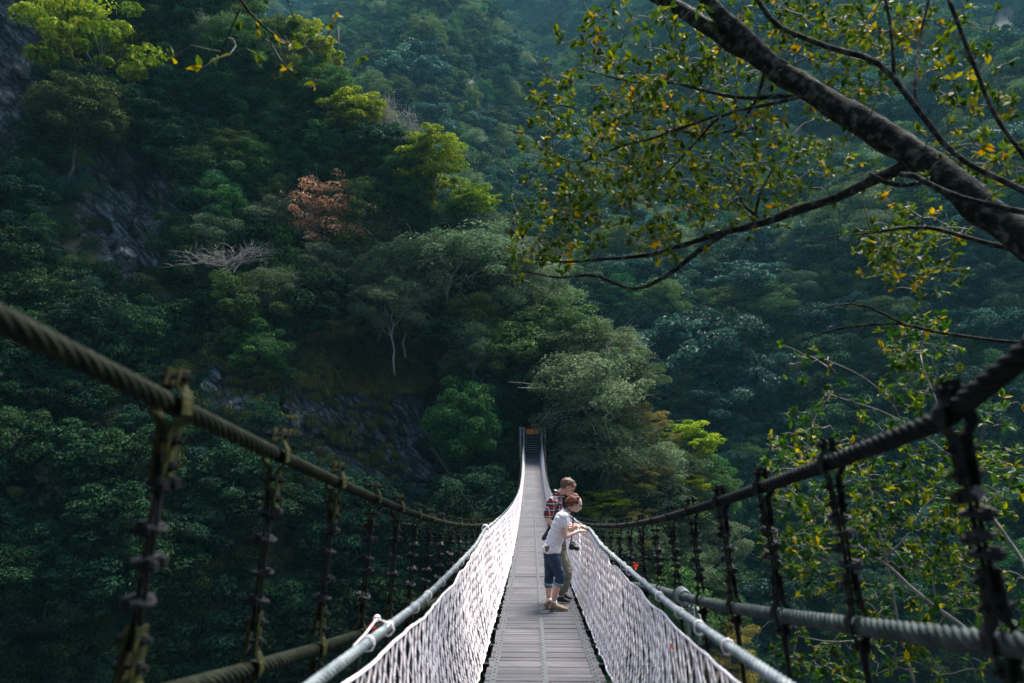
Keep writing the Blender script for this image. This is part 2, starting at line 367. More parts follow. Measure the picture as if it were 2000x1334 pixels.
def ya(x, z):                       # face of the far bank: depth as a function of x and height
    x = np.asarray(x, float); z = np.asarray(z, float)
    y0 = 51 + np.where(x < -3, (x + 3) * .38, 0) + np.where(x > 7, (x - 7) ** 2 * .09, 0)
    y = y0 + (z - RIVER) / 2.15
    y = y + 5.0 * fbm(x * .09 + 3, z * .07, 3, 5) * np.clip(np.abs(x) / 8, .15, 1) + 1.6 * fbm(x * .4, z * .4, 3, 9) * np.clip((np.abs(x) + np.abs(z)) / 6, .1, 1)
    bench = np.exp(-(x / 2.6) ** 4) * np.exp(-((z - 2.0) / 2.0) ** 4)
    return y + bench * 3.2
cx, cz = [], []
for p, q in SIL:
    D = 70.
    for _ in range(20):
        P = at(p, q, D); D = .5 * D + .5 * float(ya(P[0], P[2]))
    cx.append(P[0]); cz.append(P[2])
cx = np.array(cx); cz = np.array(cz)
def crest(x): return np.maximum(np.interp(x, cx, cz) - 4.0, RIVER + .5)
def cavemask(x, z):
    y = ya(x, z); px, py, _ = proj(np.stack([x, y, z], -1))
    m = 0
    for ox, oy in ((0, 0), (25, 0), (-25, 0), (0, 25), (0, -25), (45, 0), (-45, 0)): m = m + inpoly(px + ox, py + oy, CAVE)
    return m / 7.
xs = np.arange(-62, 40.01, .45); ns = 150; nb = 24
S = np.linspace(0, 1, ns)
X, SS = np.meshgrid(xs, S, indexing='ij')
Z = RIVER - 1 + (crest(X) - RIVER + 1) * SS
Y = ya(X, Z); cm_ = cavemask(X, Z); Y = Y + 5.5 * cm_
back = np.linspace(0, 1, nb)[1:]; XB, BB = np.meshgrid(xs, back, indexing='ij')
YB = Y[:, -1:] + BB * 30; ZB = Z[:, -1:] - BB ** 1.5 * 14 + 1.5 * np.sin(np.minimum(BB * 6, 3.14)) + fbm(XB * .3, YB * .3, 3, 2)
ZB = np.maximum(ZB, RIVER - 1)
X = np.hstack([X, XB]); Y = np.hstack([Y, YB]); Z = np.hstack([Z, ZB])
PXm, PYm, _ = proj(np.stack([X, Y, Z], -1))
def rockmask(px, py):
    m = np.zeros(np.shape(px))
    for p in ROCKS + PALE: m = np.maximum(m, inpoly(px, py, p))
    return m
def sheet(name, X, Y, Z, mat, attrs):
    V = np.stack([X, Y, Z], -1).reshape(-1, 3); a, b = X.shape
    i, j = np.meshgrid(np.arange(a - 1), np.arange(b - 1), indexing='ij')
    Q = np.stack([i * b + j, (i + 1) * b + j, (i + 1) * b + j + 1, i * b + j + 1], -1).reshape(-1, 4)
    o = MB().add(V, Q).build(name, mat, smooth=True)
    for k, v in attrs.items():
        at_ = o.data.attributes.new(k, 'FLOAT', 'POINT'); at_.data.foreach_set('value', v.astype(np.float32).ravel())
    return tag(o, kind='structure')
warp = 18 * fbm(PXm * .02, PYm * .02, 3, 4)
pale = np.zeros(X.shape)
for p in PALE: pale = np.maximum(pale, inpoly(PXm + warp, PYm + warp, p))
disp = fbm(X * .8 + Z * .9, Z * .5 - X * .4, 4, 12) * 1.6 * rockmask(PXm, PYm)
Y = Y + disp
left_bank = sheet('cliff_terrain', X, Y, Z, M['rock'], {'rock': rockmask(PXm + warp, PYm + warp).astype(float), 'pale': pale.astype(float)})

def zb(x, y):                      # the mountain side beyond the river
    x = np.asarray(x, float); y = np.asarray(y, float)
    y1 = 88 - .12 * np.clip(x - 25, -40, 70) + 6 * np.sin(x * .045 + 1) + 4 * fbm(x * .04, y * .01, 2, 31)
    t = np.maximum(0, y - y1)
    z = np.where(t < 62, t * 1.05, 65.1 + (t - 62) * .78)
    far = np.clip(t / 150, 0, 1)
    gul = np.sin((x + .22 * y) * .052 + .6) * 9 + np.sin((x - .1 * y) * .13 + 2) * 3.2
    z = z + gul * np.clip(t / 60, 0, 1) * (.6 + far) + 12 * fbm(x * .03, y * .03, 3, 17) * np.clip(t / 40, 0, 1) + 26 * fbm(x * .011, y * .011, 2, 77) * far
    return z + RIVER + .8 * fbm(x * .2, y * .2, 3, 8)
xb = np.arange(-260, 340, 2.2); yb = np.arange(44, 620, 2.2)
XB2, YB2 = np.meshgrid(xb, yb, indexing='ij'); ZB2 = zb(XB2, YB2)
pxb, pyb, _ = proj(np.stack([XB2, YB2, ZB2], -1))
rk2 = ((np.abs(pxb - 1010) < 75) & (np.abs(pyb - 190) < 28) & (fbm(XB2 * .15, YB2 * .15, 2, 3) > -.05)).astype(float)
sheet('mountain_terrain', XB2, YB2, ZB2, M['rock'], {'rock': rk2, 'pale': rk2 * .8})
# near bank and river floor: one big ground sheet under everything
xg = np.concatenate([np.arange(-400, -60, 20), np.arange(-60, 60, 2.), np.arange(60, 420, 20)])
yg = np.concatenate([np.arange(-160, -20, 10), np.arange(-20, 60, 2.)])
XG, YG = np.meshgrid(xg, yg, indexing='ij')
prof = np.where(YG < 1, -.2, np.where(YG < 26, -.2 - (YG - 1) * 1.04, RIVER - .2))
ZG = prof + fbm(XG * .15, YG * .15, 4, 41) * np.where(YG < 1.5, .1, 2.2) - np.where(YG > 26, .6, 0) + np.clip(-8 - YG, 0, 90) * 1.15 + np.where(YG < 3, .12 * np.maximum(0, np.abs(XG) - 5), 0)  # slope behind the camera, unseen, raised to dim the sky light
ZG = np.where(XG < -48, np.maximum(ZG, (-48 - XG) * 3.0 + RIVER + 10 * fbm(XG * .05, YG * .05, 2, 3)), ZG); ZG = np.minimum(ZG, 95)  # unseen left wall added to block sky light and darken the cliff
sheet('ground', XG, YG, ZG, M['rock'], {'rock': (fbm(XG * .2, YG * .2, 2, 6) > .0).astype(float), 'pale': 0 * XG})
# river
m, nt, b = newmat('water'); b.inputs['Base Color'].default_value = (.01, .03, .03, 1); b.inputs['Roughness'].default_value = .15
bump(nt, b, noise(nt, .8, 4), .3, .1)
MB().add([[-400, 30, RIVER - .55], [400, 30, RIVER - .55], [400, 130, RIVER - .55], [-400, 130, RIVER - .55]], [[0, 1, 2, 3]]).build('river_water', m)['kind'] = 'structure'

# ------------------------------------------------------------------ scatter with geometry nodes (stuff)
def proto_collection(name, meshes):
    c = bpy.data.collections.new(name)
    for i, me in enumerate(meshes):
        c.objects.link(bpy.data.objects.new(f'{name}_{i:02d}', me))
    return c
def scatter(name, P, S, coll, n, label, cat, rot=None):
    me = bpy.data.meshes.new(name); me.from_pydata([tuple(p) for p in P], [], [])
    r = np.random.default_rng(len(P))
    rv = np.zeros((len(P), 3)); rv[:, 2] = r.uniform(0, 6.28, len(P)); rv[:, :2] = r.normal(0, .12, (len(P), 2))
    if rot is not None: rv = rot
    a = me.attributes.new('rot', 'FLOAT_VECTOR', 'POINT'); a.data.foreach_set('vector', rv.astype(np.float32).ravel())
    a = me.attributes.new('scl', 'FLOAT', 'POINT'); a.data.foreach_set('value', np.asarray(S, np.float32))
    a = me.attributes.new('idx', 'INT', 'POINT'); a.data.foreach_set('value', r.integers(0, n, len(P)).astype(np.int32))
    o = link(name, me); tag(o, label, cat, kind='stuff')
    g = bpy.data.node_groups.new(name, 'GeometryNodeTree')
    g.interface.new_socket('Geometry', in_out='INPUT', socket_type='NodeSocketGeometry'); g.interface.new_socket('Geometry', in_out='OUTPUT', socket_type='NodeSocketGeometry')
    gi = g.nodes.new('NodeGroupInput'); go = g.nodes.new('NodeGroupOutput'); ip = g.nodes.new('GeometryNodeInstanceOnPoints')
    ci = g.nodes.new('GeometryNodeCollectionInfo'); ci.inputs[0].default_value = coll; ci.inputs[1].default_value = True; ci.inputs[2].default_value = True
    def na(nm, t):
        q = g.nodes.new('GeometryNodeInputNamedAttribute'); q.data_type = t; q.inputs[0].default_value = nm
        return q.outputs['Attribute']
    g.links.new(gi.outputs[0], ip.inputs['Points']); g.links.new(ci.outputs[0], ip.inputs['Instance']); ip.inputs['Pick Instance'].default_value = True
    g.links.new(na('idx', 'INT'), ip.inputs['Instance Index']); g.links.new(na('rot', 'FLOAT_VECTOR'), ip.inputs['Rotation']); g.links.new(na('scl', 'FLOAT'), ip.inputs['Scale'])
    g.links.new(ip.outputs[0], go.inputs[0])
    md = o.modifiers.new('scatter', 'NODES'); md.node_group = g
    return o
def merged(kind, i):
    """crown + trunk in one mesh for the far-off forest"""
    cme, tme = PROTO[kind][i]; me = bpy.data.meshes.new('forest_tree')
    n1, n2 = len(cme.vertices), len(tme.vertices)
    return cme
far_coll = proto_collection('forest_kinds', [PROTO['broad'][0][0], PROTO['broad'][1][0], PROTO['fine'][0][0], PROTO['broad'][2][0], PROTO['fine'][1][0], PROTO['bigleaf'][0][0], PROTO['twiggy'][0][0], PROTO['fine'][2][0], PROTO['bigleaf'][1][0], PROTO['broad'][0][0]])

def bush(seed, leaf, n=7, per=160, ls=.14, cr=.55):
    r = np.random.default_rng(seed); mb = MB()
    for i in range(n):
        c = np.array([r.normal(0, .6), r.normal(0, .6), r.uniform(.1, .8)]); m = per; u = sph(r, m, .4)
        q = u * (cr * r.uniform(.4, 1.1, m) ** .5)[:, None] * [1, 1, .7]
        leaves(mb, c + q, u + r.normal(0, .5, (m, 3)), ls * r.uniform(.5, 1.4, m), r, .45)
    return mb.mesh('bush', M[leaf])
def tuft(seed):
    r = np.random.default_rng(seed); mb = MB(); n = 130
    a = r.uniform(0, 6.28, n); L = r.uniform(.5, 1.3, n); V = []; 
    for i in range(n):
        d = np.array([math.cos(a[i]), math.sin(a[i]), 0]); s = np.array([-d[1], d[0], 0]) * .018
        b = d * r.uniform(0, .25); m1 = b + d * L[i] * .4 + [0, 0, L[i] * .35]; m2 = b + d * L[i] * .75 + [0, 0, L[i] * .05]; e = b + d * L[i] * .9 + [0, 0, -L[i] * .5]
        mb.add([b - s, b + s, m1 + s, m1 - s, m2 + s * .8, m2 - s * .8, e, e + s * .1], [[0, 1, 2, 3], [3, 2, 4, 5], [5, 4, 7, 6]], tint=r.random())
    return mb.mesh('grass_tuft', M['grass'])
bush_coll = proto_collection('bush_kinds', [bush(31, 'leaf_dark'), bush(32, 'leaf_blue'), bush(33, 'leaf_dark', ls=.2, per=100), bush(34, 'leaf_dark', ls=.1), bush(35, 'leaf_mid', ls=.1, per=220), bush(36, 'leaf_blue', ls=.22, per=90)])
tuft_coll = proto_collection('tuft_kinds', [tuft(41), tuft(42)])

# undergrowth on the far bank
P = []; S_ = []
for _ in range(9000):
    x = rng.uniform(-60, 26); c = float(crest(x)); z = rng.uniform(RIVER, c); y = float(ya(x, z)) + 5.5 * float(cavemask(x, z))
    px, py, _z = proj((x, y, z)); w_ = 18 * float(fbm(px * .02, py * .02, 3, 4))
    if px < -150 or px > 1600 or py > 1450 or py < -200: continue
    if rockmask(px + w_, py + w_) > 0 and rng.random() < .955: continue
    if any(inpoly(px + w_, py + w_, p_) for p_ in PALE): continue
    if abs(x - .1) < 2.0 and z < 3.2 and z > -2.5: continue
    P.append((x, y - .1, z - .2)); S_.append(rng.uniform(.6, 1.4))
scatter('undergrowth', P, S_, bush_coll, 6, 'dense dark green bushes covering the cliff beyond the bridge', 'undergrowth')
P = []; S_ = []
for _ in range(2600):
    k = rng.random()
    if k < .55: px, py = rng.uniform(520, 900), rng.uniform(540, 760) 
    elif k < .8: px, py = rng.uniform(200, 760), rng.uniform(640, 1300)
    else: px, py = rng.uniform(1380, 1500), rng.uniform(1120, 1330)
    D = 60.
    for _i in range(10):
        q = at(px, py, D); D = .5 * D + .5 * float(ya(q[0], q[2]))
    if q[2] > crest(q[0]): continue
    P.append((q[0], D + 5.5 * float(cavemask(q[0], q[2])) - .2, q[2])); S_.append(rng.uniform(.45, .9))
scatter('hanging_grass', P, S_, tuft_coll, 2, 'long drooping grass hanging over the dark rock face', 'grass')
P = []; S_ = []
for _ in range(7000):
    y = rng.uniform(80, 220); x = rng.uniform(-10, 170); z = float(zb(x, y)); px, py, _z = proj((x, y, z))
    if px < 950 or px > 2100 or py > 1400 or z < RIVER + .6: continue
    P.append((x, y, z)); S_.append(rng.uniform(1, 2.4))
scatter('valley_undergrowth', P, S_, bush_coll, 6, 'low dark bushes covering the lower slope beyond the river', 'undergrowth')

# ------------------------------------------------------------------ individual trees
GROUPS = {}
def tree(kind, loc, sc, label, group=None, rz=None, sz=None, cat='tree', name=None):
    v = PROTO[kind][rng.integers(len(PROTO[kind]))]
    t = thing(name or {'broad': 'evergreen_tree', 'fine': 'leafy_tree', 'bright': 'leafy_tree', 'orange': 'autumn_tree', 'yellow': 'autumn_tree', 'twiggy': 'twiggy_tree', 'bigleaf': 'broadleaf_tree'}[kind], label, cat, loc, group)
    t.rotation_euler = (rng.normal(0, .1), rng.normal(0, .1), rng.uniform(0, 6.28) if rz is None else rz); t.scale = (sc, sc, sz or sc * rng.uniform(.85, 1.15))
    link('crown', v[0], t); link('trunk', v[1], t); return t
def onA(px, py, fwd=0.):
    """point on the far bank seen at this photo position"""
    D = 62.
    for _i in range(30):
        q = at(px, py, D); D = .6 * D + .4 * float(ya(q[0], q[2]))
    q = at(px, py, D - fwd); return q, D
SPOTS = []
def special(kind, px, py, wpx, label, hpx=None, fwd=0., rad=3.0, zc=3.2, name=None, bare=None):
    SPOTS.append((px, py, wpx)); q, D = onA(px, py, min(fwd, 2.6)); s = wpx / 2 * D / F / rad; s2 = (hpx or wpx) / 2 * D / F / 2.5
    t = tree(kind, (q[0], q[1], q[2] - zc * s2), s, label, sz=s2, name=name); return t
special('bright', 205, 100, 250, 'large yellow-green tree high on the dark cliff in the top left corner', 250, 5)
special('fine', 150, 230, 190, 'mid green tree hanging just below the yellow-green tree in the top left corner', 150, 4)
special('orange', 622, 432, 205, 'orange-red leaved tree standing on the green cliff', 165, 7)
special('bright', 842, 320, 150, 'bright yellow-green tree on the skyline of the cliff', 150, 3)
special('bright', 925, 392, 110, 'small yellow-green tree lower on the skyline beside the bright one', 60, 3)
special('yellow', 1250, 835, 135, 'pale yellow tree on the spur right of the far bridge end', 110, 5)
special('bright', 1345, 875, 120, 'yellow-green tree at the right edge of the spur', 110, 5)
special('orange', 1325, 925, 75, 'small reddish shrub-like tree between yellow ones on the spur', 60, 7)
special('bright', 1340, 960, 110, 'low yellow-green tree under the reddish one on the spur', 80, 5)
special('yellow', 1235, 925, 130, 'ochre leaved tree below the pale yellow one on the spur', 80, 6)
special('bright', 1180, 990, 110, 'dark yellow-green tree behind the heads of the two people', 70, 6)
special('twiggy', 890, 520, 270, 'grey-green twiggy tree above the dark hollow of the cliff', 150, 6)
special('twiggy', 1000, 560, 200, 'grey-green twiggy tree at the edge of the cliff above the far bridge end', 170, 5)
special('twiggy', 1170, 762, 225, 'large grey-green tree on the spur above right of the far bridge end', 170, 6)
special('twiggy', 1190, 895, 180, 'grey-green twiggy tree right of the far bridge end', 160, 5)
special('fine', 1010, 700, 190, 'mid green tree above the far bridge end', 150, 2)
special('fine', 905, 840, 150, 'mid green tree left of the far bridge end', 160, 4)
special('broad', 915, 970, 150, 'dark tree below left of the far bridge end', 110, 4)
special('bright', 595, 120, 150, 'dull yellow-green tree on the skyline at the top of the cliff', 200, 2)
special('bright', 700, 225, 130, 'olive-yellow topped tree on the skyline between two greener ones', 110, 3)
SPOTS.append((440, 505, 190)); q, D = onA(440, 505, 3.); t = thing('bare_tree', 'leafless white-grey tree spreading flat on the dark cliff', 'tree', q - [0, 0, 1.2]); link('trunk', BARE[0], t); t.scale = (1.3, 1.1, .75); t.rotation_euler = (.12, -.2, .4)
for px, py, lb in ((745, 235, 'thin leafless grey tree on the skyline left of the bright yellow-green tree'), (785, 262, 'thin leafless grey tree touching the top of the bright yellow-green tree')):
    q, D = onA(px, py + 25, 0); t = thing('bare_tree', lb, 'tree', q - [0, 0, 1.]); link('trunk', BARE[1], t)
q, D = onA(200, 470, 3)
for kd, px, py, wd, ht in (('fine', 1085, 650, 190, 130), ('twiggy', 1180, 690, 170, 110), ('fine', 1215, 735, 150, 90), ('twiggy', 1150, 870, 120, 110), ('fine', 1290, 1010, 170, 120), ('twiggy', 1200, 1060, 180, 110), ('fine', 1390, 960, 110, 130)):
    q, D = onA(px, py, 1.5); s1 = wd / 2 * D / F / 3; s2 = ht / 2 * D / F / 2.5; pts0 = q - [0, 0, 3.2 * s2]
    tree(kd, pts0, s1, 'green tree on the wooded spur to the right of the far bridge end', 'trees on the spur', sz=s2)
# the rest of the cliff woods, spaced by dart throwing
pts = []
def near_any(q, L, dmin): return any((q[0] - a[0]) ** 2 + (q[1] - a[1]) ** 2 + (q[2] - a[2]) ** 2 < dmin * dmin for a in L)
tries = 0
while len(pts) < 190 and tries < 12000:
    tries += 1
    if tries % 4 == 0:
        x = rng.uniform(-55, 17); z = float(crest(x)) - rng.uniform(-.3, 2)
    else:
        x = rng.uniform(-55, 17); z = -20 + (float(crest(x)) + 20) * rng.random()
    y = float(ya(x, z)); q = np.array([x, y, z]); px, py, _z = proj(q + [0, 0, 2.5])
    if px < -130 or px > 1420 or py > 1400 or py < -160: continue
    if any(rockmask(px + a, py + b) > 0 for a, b in ((0, 0), (50, 0), (-50, 0), (0, 45), (0, -60), (35, -40), (-35, -40))) and not (400 < px < 700 and py > 950 and rng.random() < .2): continue
    if z < 4.6 and abs(x - .1) < 5.0 and z > -8: continue
    if any(abs(px - a) < c * .34 and abs(py - b) < c * .28 for a, b, c in SPOTS): continue
    if inpoly(px, py, [(520, 560), (880, 560), (940, 1000), (800, 1010), (500, 900)]) and rng.random() < .8: continue
    if 545 < px < 700 and 330 < py < 520: continue
    if near_any(q, pts, 2.7): continue
    pts.append(q)
    d = (px - 900) / 900
    if px < 420 or (py > 780 and px < 880): kind = 'broad'  # dark-leaved trees; their tone also stands in for the vignette at left
    elif px < 1000: kind = rng.choice(['broad', 'fine', 'fine', 'fine', 'twiggy', 'twiggy'])
    else: kind = rng.choice(['fine', 'twiggy', 'twiggy', 'yellow', 'fine'] if px > 1120 else ['fine', 'twiggy', 'fine', 'broad'])
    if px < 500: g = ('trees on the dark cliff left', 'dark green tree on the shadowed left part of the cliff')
    elif px < 1040: g = ('trees on the cliff beside the bridge', 'green tree on the steep wooded cliff between its shadowed left part and the bridge')
    else: g = ('trees on the spur', 'green tree on the wooded spur to the right of the far bridge end')
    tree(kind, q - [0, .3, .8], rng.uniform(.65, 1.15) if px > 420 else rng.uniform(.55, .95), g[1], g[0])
NA = len(pts)
# trees beyond the river
def onB(px, py):
    lo, hi = 70., 600.
    D = lo
    while D < hi:
        q = at(px, py, D)
        if q[2] < float(zb(q[0], q[1])): return q
        D += 1.
    return q
for kind, px, py, wpx, hpx, lb in (('bigleaf', 1330, 730, 200, 150, 'big dark tree with pale-edged leaf clusters in the dark valley behind the spur'),
                                 ('bigleaf', 1420, 700, 150, 130, 'big dark leaved tree right beside the pale-edged one in the valley'),
                                 ('bigleaf', 1390, 800, 170, 60, 'flat umbrella-shaped dark tree above the dark opening in the valley'),
                                 ('bigleaf', 1490, 790, 150, 130, 'rounded dark tree to the right of the umbrella-shaped one'),
                                 ('bigleaf', 1450, 580, 150, 90, 'blue-green tree with flat tiers on the lower slope'),
                                 ('bigleaf', 1425, 510, 70, 80, 'small upright blue-green tree just above the tiered one'),
                                 ('fine', 1540, 395, 160, 120, 'soft light green tree under the long drooping limb'),
                                 ('fine', 1110, 620, 120, 70, 'light green spreading tree in the crease behind the cliff edge'),
                                 ('fine', 1185, 575, 60, 60, 'small bright green tree in the crease under the bent branch'),
                                 ('fine', 1520, 830, 60, 50, 'small fresh green shrub-like tree among the dark valley trees')):
    q = onB(px, py + hpx * .3); D = q[1]; s = wpx / 2 * D / F / 3.1; s2 = hpx / 2 * D / F / 2.4
    tree(kind, (q[0], q[1] - 1, q[2] - .9 * s2), s, lb, sz=s2)
ptsb = []; tries = 0
while len(ptsb) < 95 and tries < 9000:
    tries += 1; px, py = rng.uniform(1090, 2060), rng.uniform(420, 1290); q = onB(px, py)
    if q[1] > 190 or q[2] < RIVER + 1.: continue
    if inpoly(px, py, [(1340, 830), (1470, 830), (1480, 940), (1350, 960)]): continue
    if near_any(q, ptsb, 4.6): continue
    ptsb.append(q); kind = rng.choice(['broad', 'bigleaf', 'broad', 'fine', 'bigleaf'])
    tree(kind, q - [0, 0, 1.], rng.uniform(.9, 1.5), 'dark green tree on the lower slope across the river, right of the spur', 'trees on the lower slope across the river')
# far-off forest: one mass
P = []; S_ = []
for _ in range(16000):
    y = 95 + 470 * rng.random() ** .8; x = rng.uniform(-.72, .72) * y; z = float(zb(x, y)); px, py, _z = proj((x, y, z + 3))
    if px < 380 or px > 2080 or py < -160 or z < RIVER + 1.5: continue
    wv = fbm(x * .15, y * .15, 2, 3)
    if abs(px - 1010) < 70 and abs(py - 175) < 26 and wv > -.05 and rng.random() < .85: continue
    if near_any((x, y, z), ptsb, 2.5): continue
    P.append((x, y, z - 1.2)); S_.append(rng.uniform(.8, 1.6) * (1 + .0008 * y))
    if len(P) > 6500: break
scatter('forest', P, S_, far_coll, 10, 'hazy blue-green forest covering the far mountain side', 'forest')

# boulders on the river bed
r = np.random.default_rng(77)
for i in range(46):
    px, py = r.uniform(1390, 1640), r.uniform(1190, 1334); D = (CAMZ - RIVER) / ((py - 847) / F); D = min(D, 118)
    q = at(px, py, D); sz = r.uniform(.5, 1.6); mb = MB(); mb.ball((0, 0, 0), (1, 1, 1), 14, 10)
    V = mb.V[0]; n = fbm(V[:, 0] * 1.3 + i * 7, V[:, 1] * 1.3 + V[:, 2] * 2, 3, i); mb.V[0] = V * (1 + .55 * n)[:, None] * [1.2, .9, .7]
    o = mb.build('boulder', M['boulder'], smooth=False, loc=(q[0], q[1], RIVER - .3 + sz * .2), rz=r.uniform(0, 6), sc=sz)
    tag(o, 'grey boulder on the river bed below the right side of the bridge', 'boulder', 'boulders on the river bed')

# ------------------------------------------------------------------ the suspension bridge
SPAN, AX = 63.0, 0.12
def deckz(y): u = np.asarray(y, float) / SPAN; return -1.5 * 4 * u * (1 - u)
HW = .55
bridge = thing('suspension_bridge', 'long narrow suspension footbridge with grey plank deck and white rope nets', 'bridge', (AX, 0, 0))
def mainz(y): u = np.asarray(y, float) / SPAN; return 2.1 - 12 * u * (1 - u) + .06 * np.exp(-((np.asarray(y) - 4) / 4) ** 2) * 0
def mainx(y): return np.interp(y, [0, 9, 11, 15, 20, 26, 34, 45, 63], [1.15, 1.15, 1.13, 1.02, .86, .74, .70, .72, .86])
def lowx(y): return np.interp(y, [0, 9, 14, 20, 63], [1.25, 1.2, 1.05, .75, .70])
def lowz(y, up=0.):
    y = np.asarray(y, float); a = mainz(y) + up * np.interp(y, [0, 9, 14], [1, 1, 0]) - .80 - .07 * np.clip(y / 6, 0, 1); d = deckz(y) - .12
    return np.where(y < 15, a, np.maximum(np.minimum(a, d + .4), d))
def railpt(sd, y):
    y = np.asarray(y, float)
    if sd < 0: x = np.interp(y, [0, 3, 6, 12, 13.5, 18, 24, 30, 40, 52, 63], [.85, .84, .81, .80, .80, .74, .64, .58, .60, .67, .74])
    else: x = np.interp(y, [0, 3, 8, 11.8, 13.5, 18, 24, 30, 40, 52, 63], [.72, .72, .74, .74, .72, .68, .62, .58, .60, .67, .74])
    h = np.interp(y, [0, 2.5, 5, 10, 12, 13.2, 20, 30, 45, 60, 63], [1.06, 1.03, 1.0, 1.04, 1.13, 1.10, 1.05, 1.0, .98, 1.15, 1.3])
    return np.stack([sd * x, y, deckz(y) + h], -1)
def smooth(P, n=2):
    P = P.copy()
    for _ in range(n): P[1:-1] = (P[:-2] + 2 * P[1:-1] + P[2:]) / 4
    return P
def rope(mb, P, r, lobes=6, lay=.34, amp=.16, sub=4, tint=.5):
    """laid rope: lobed section turning along the length"""
    P = np.asarray(P, float); n = len(P); k = lobes * sub
    t = np.gradient(P, axis=0); ds = np.linalg.norm(np.diff(P, axis=0), axis=1); s = np.concatenate([[0], np.cumsum(ds)])
    t /= np.linalg.norm(t, axis=1)[:, None]; up = np.array([0, 0, 1.])
    a = np.cross(up, t); a /= np.linalg.norm(a, axis=1)[:, None]; b = np.cross(t, a)
    th = np.arange(k) * 2 * math.pi / k
    rad = r * (1 - amp + amp * 1.4 * np.abs(np.cos(th * lobes / 2)) ** .6)
    ph = s[:, None] * 2 * math.pi / lay + th[None]
    V = P[:, None] + (rad[None, :, None] * (np.cos(ph)[..., None] * a[:, None] + np.sin(ph)[..., None] * b[:, None]))
    i, j = np.meshgrid(np.arange(n - 1), np.arange(k), indexing='ij'); j2 = (j + 1) % k
    Q = np.stack([i * k + j, i * k + j2, (i + 1) * k + j2, (i + 1) * k + j], -1).reshape(-1, 4)
    mb.add(V.reshape(-1, 3), Q, tint=tint)
def longline(f, y0, y1, near=16., step=.022):
    ys = np.concatenate([np.arange(y0, near, step), np.arange(near, y1, .4), [y1]]); return ys, f(ys)
# deck
mb = MB(); r = np.random.default_rng(5); pitch = .148; y = -.6
while y < SPAN + .3:
    wl, wr = HW + r.uniform(-.012, .012), HW + r.uniform(-.012, .012); g = r.uniform(.006, .016); z = float(deckz(max(y, 0))) + r.normal(0, .0018)
    sl_ = (float(deckz(max(y + pitch, 0))) - float(deckz(max(y, 0)))) / pitch; tl = r.random(); tr_ = np.clip(tl + r.normal(0, .25), 0, 1)
    for x0, x1, tt in ((-wl, -.0015, tl), (.0015, wr, tr_)):
        y0, y1 = y + g / 2, y + pitch - g / 2; zz = z + r.normal(0, .001); c = .004
        V = [[x0, y0, zz - .035], [x1, y0, zz - .035], [x1, y1, zz - .035 + sl_ * pitch], [x0, y1, zz - .035 + sl_ * pitch],
             [x0, y0, zz - c], [x1, y0, zz - c], [x1, y1, zz - c + sl_ * pitch], [x0, y1, zz - c + sl_ * pitch],
             [x0, y0 + c, zz], [x1, y0 + c, zz], [x1, y1 - c, zz + sl_ * pitch], [x0, y1 - c, zz + sl_ * pitch]]
        mb.add(V, [[0, 3, 2, 1], [0, 1, 5, 4], [2, 3, 7, 6], [0, 4, 7, 3], [1, 2, 6, 5], [4, 5, 9, 8], [6, 7, 11, 10], [8, 9, 10, 11]], [[4, 8, 7], [8, 11, 7], [5, 6, 9], [9, 6, 10]], tint=tt)
    y += pitch
mb.build('deck', M['wood'], bridge)
def strip(x, w, th, mat, name='metal_strip', z0=.002):
    ys = np.arange(-.5, SPAN + .2, .5); mb = MB(); z = deckz(np.maximum(ys, 0)) + z0
    n = len(ys); V = []
    for dx, dz in ((-w, 0), (w, 0), (w, th), (-w, th)): V.append(np.stack([np.full(n, x + dx), ys, z + dz], -1))
    V = np.stack(V, 1).reshape(-1, 3); i = np.arange(n - 1)[:, None] * 4; j = np.arange(4); j2 = (j + 1) % 4
    mb.add(V, np.stack([i + j, i + 4 + j, i + 4 + j2, i + j2], -1).reshape(-1, 4))
    s = mb.build(name, mat, bridge); bm_ = MB()
    for y in np.arange(.3, SPAN, pitch if abs(x) > .2 else pitch):
        if y > 34: break
        z = float(deckz(y)) + z0 + th
        if abs(x) > .2: bm_.tube([[x, y, z - .004], [x, y, z + .003]], [.012, .011], 8)
        else: bm_.tube([[x - .012, y, z - .004], [x - .012, y, z + .006]], [.012, .009], 6)
    o = bm_.build('bolt', M['steel_dark'] if abs(x) > .2 else M['steel_grey'], s); tag(o, kind='stuff')
for x in (-.475, .475): strip(x, .026, .005, M['steel_grey'])
strip(0, .027, .006, M['steel_grey'], 'centre_strip')
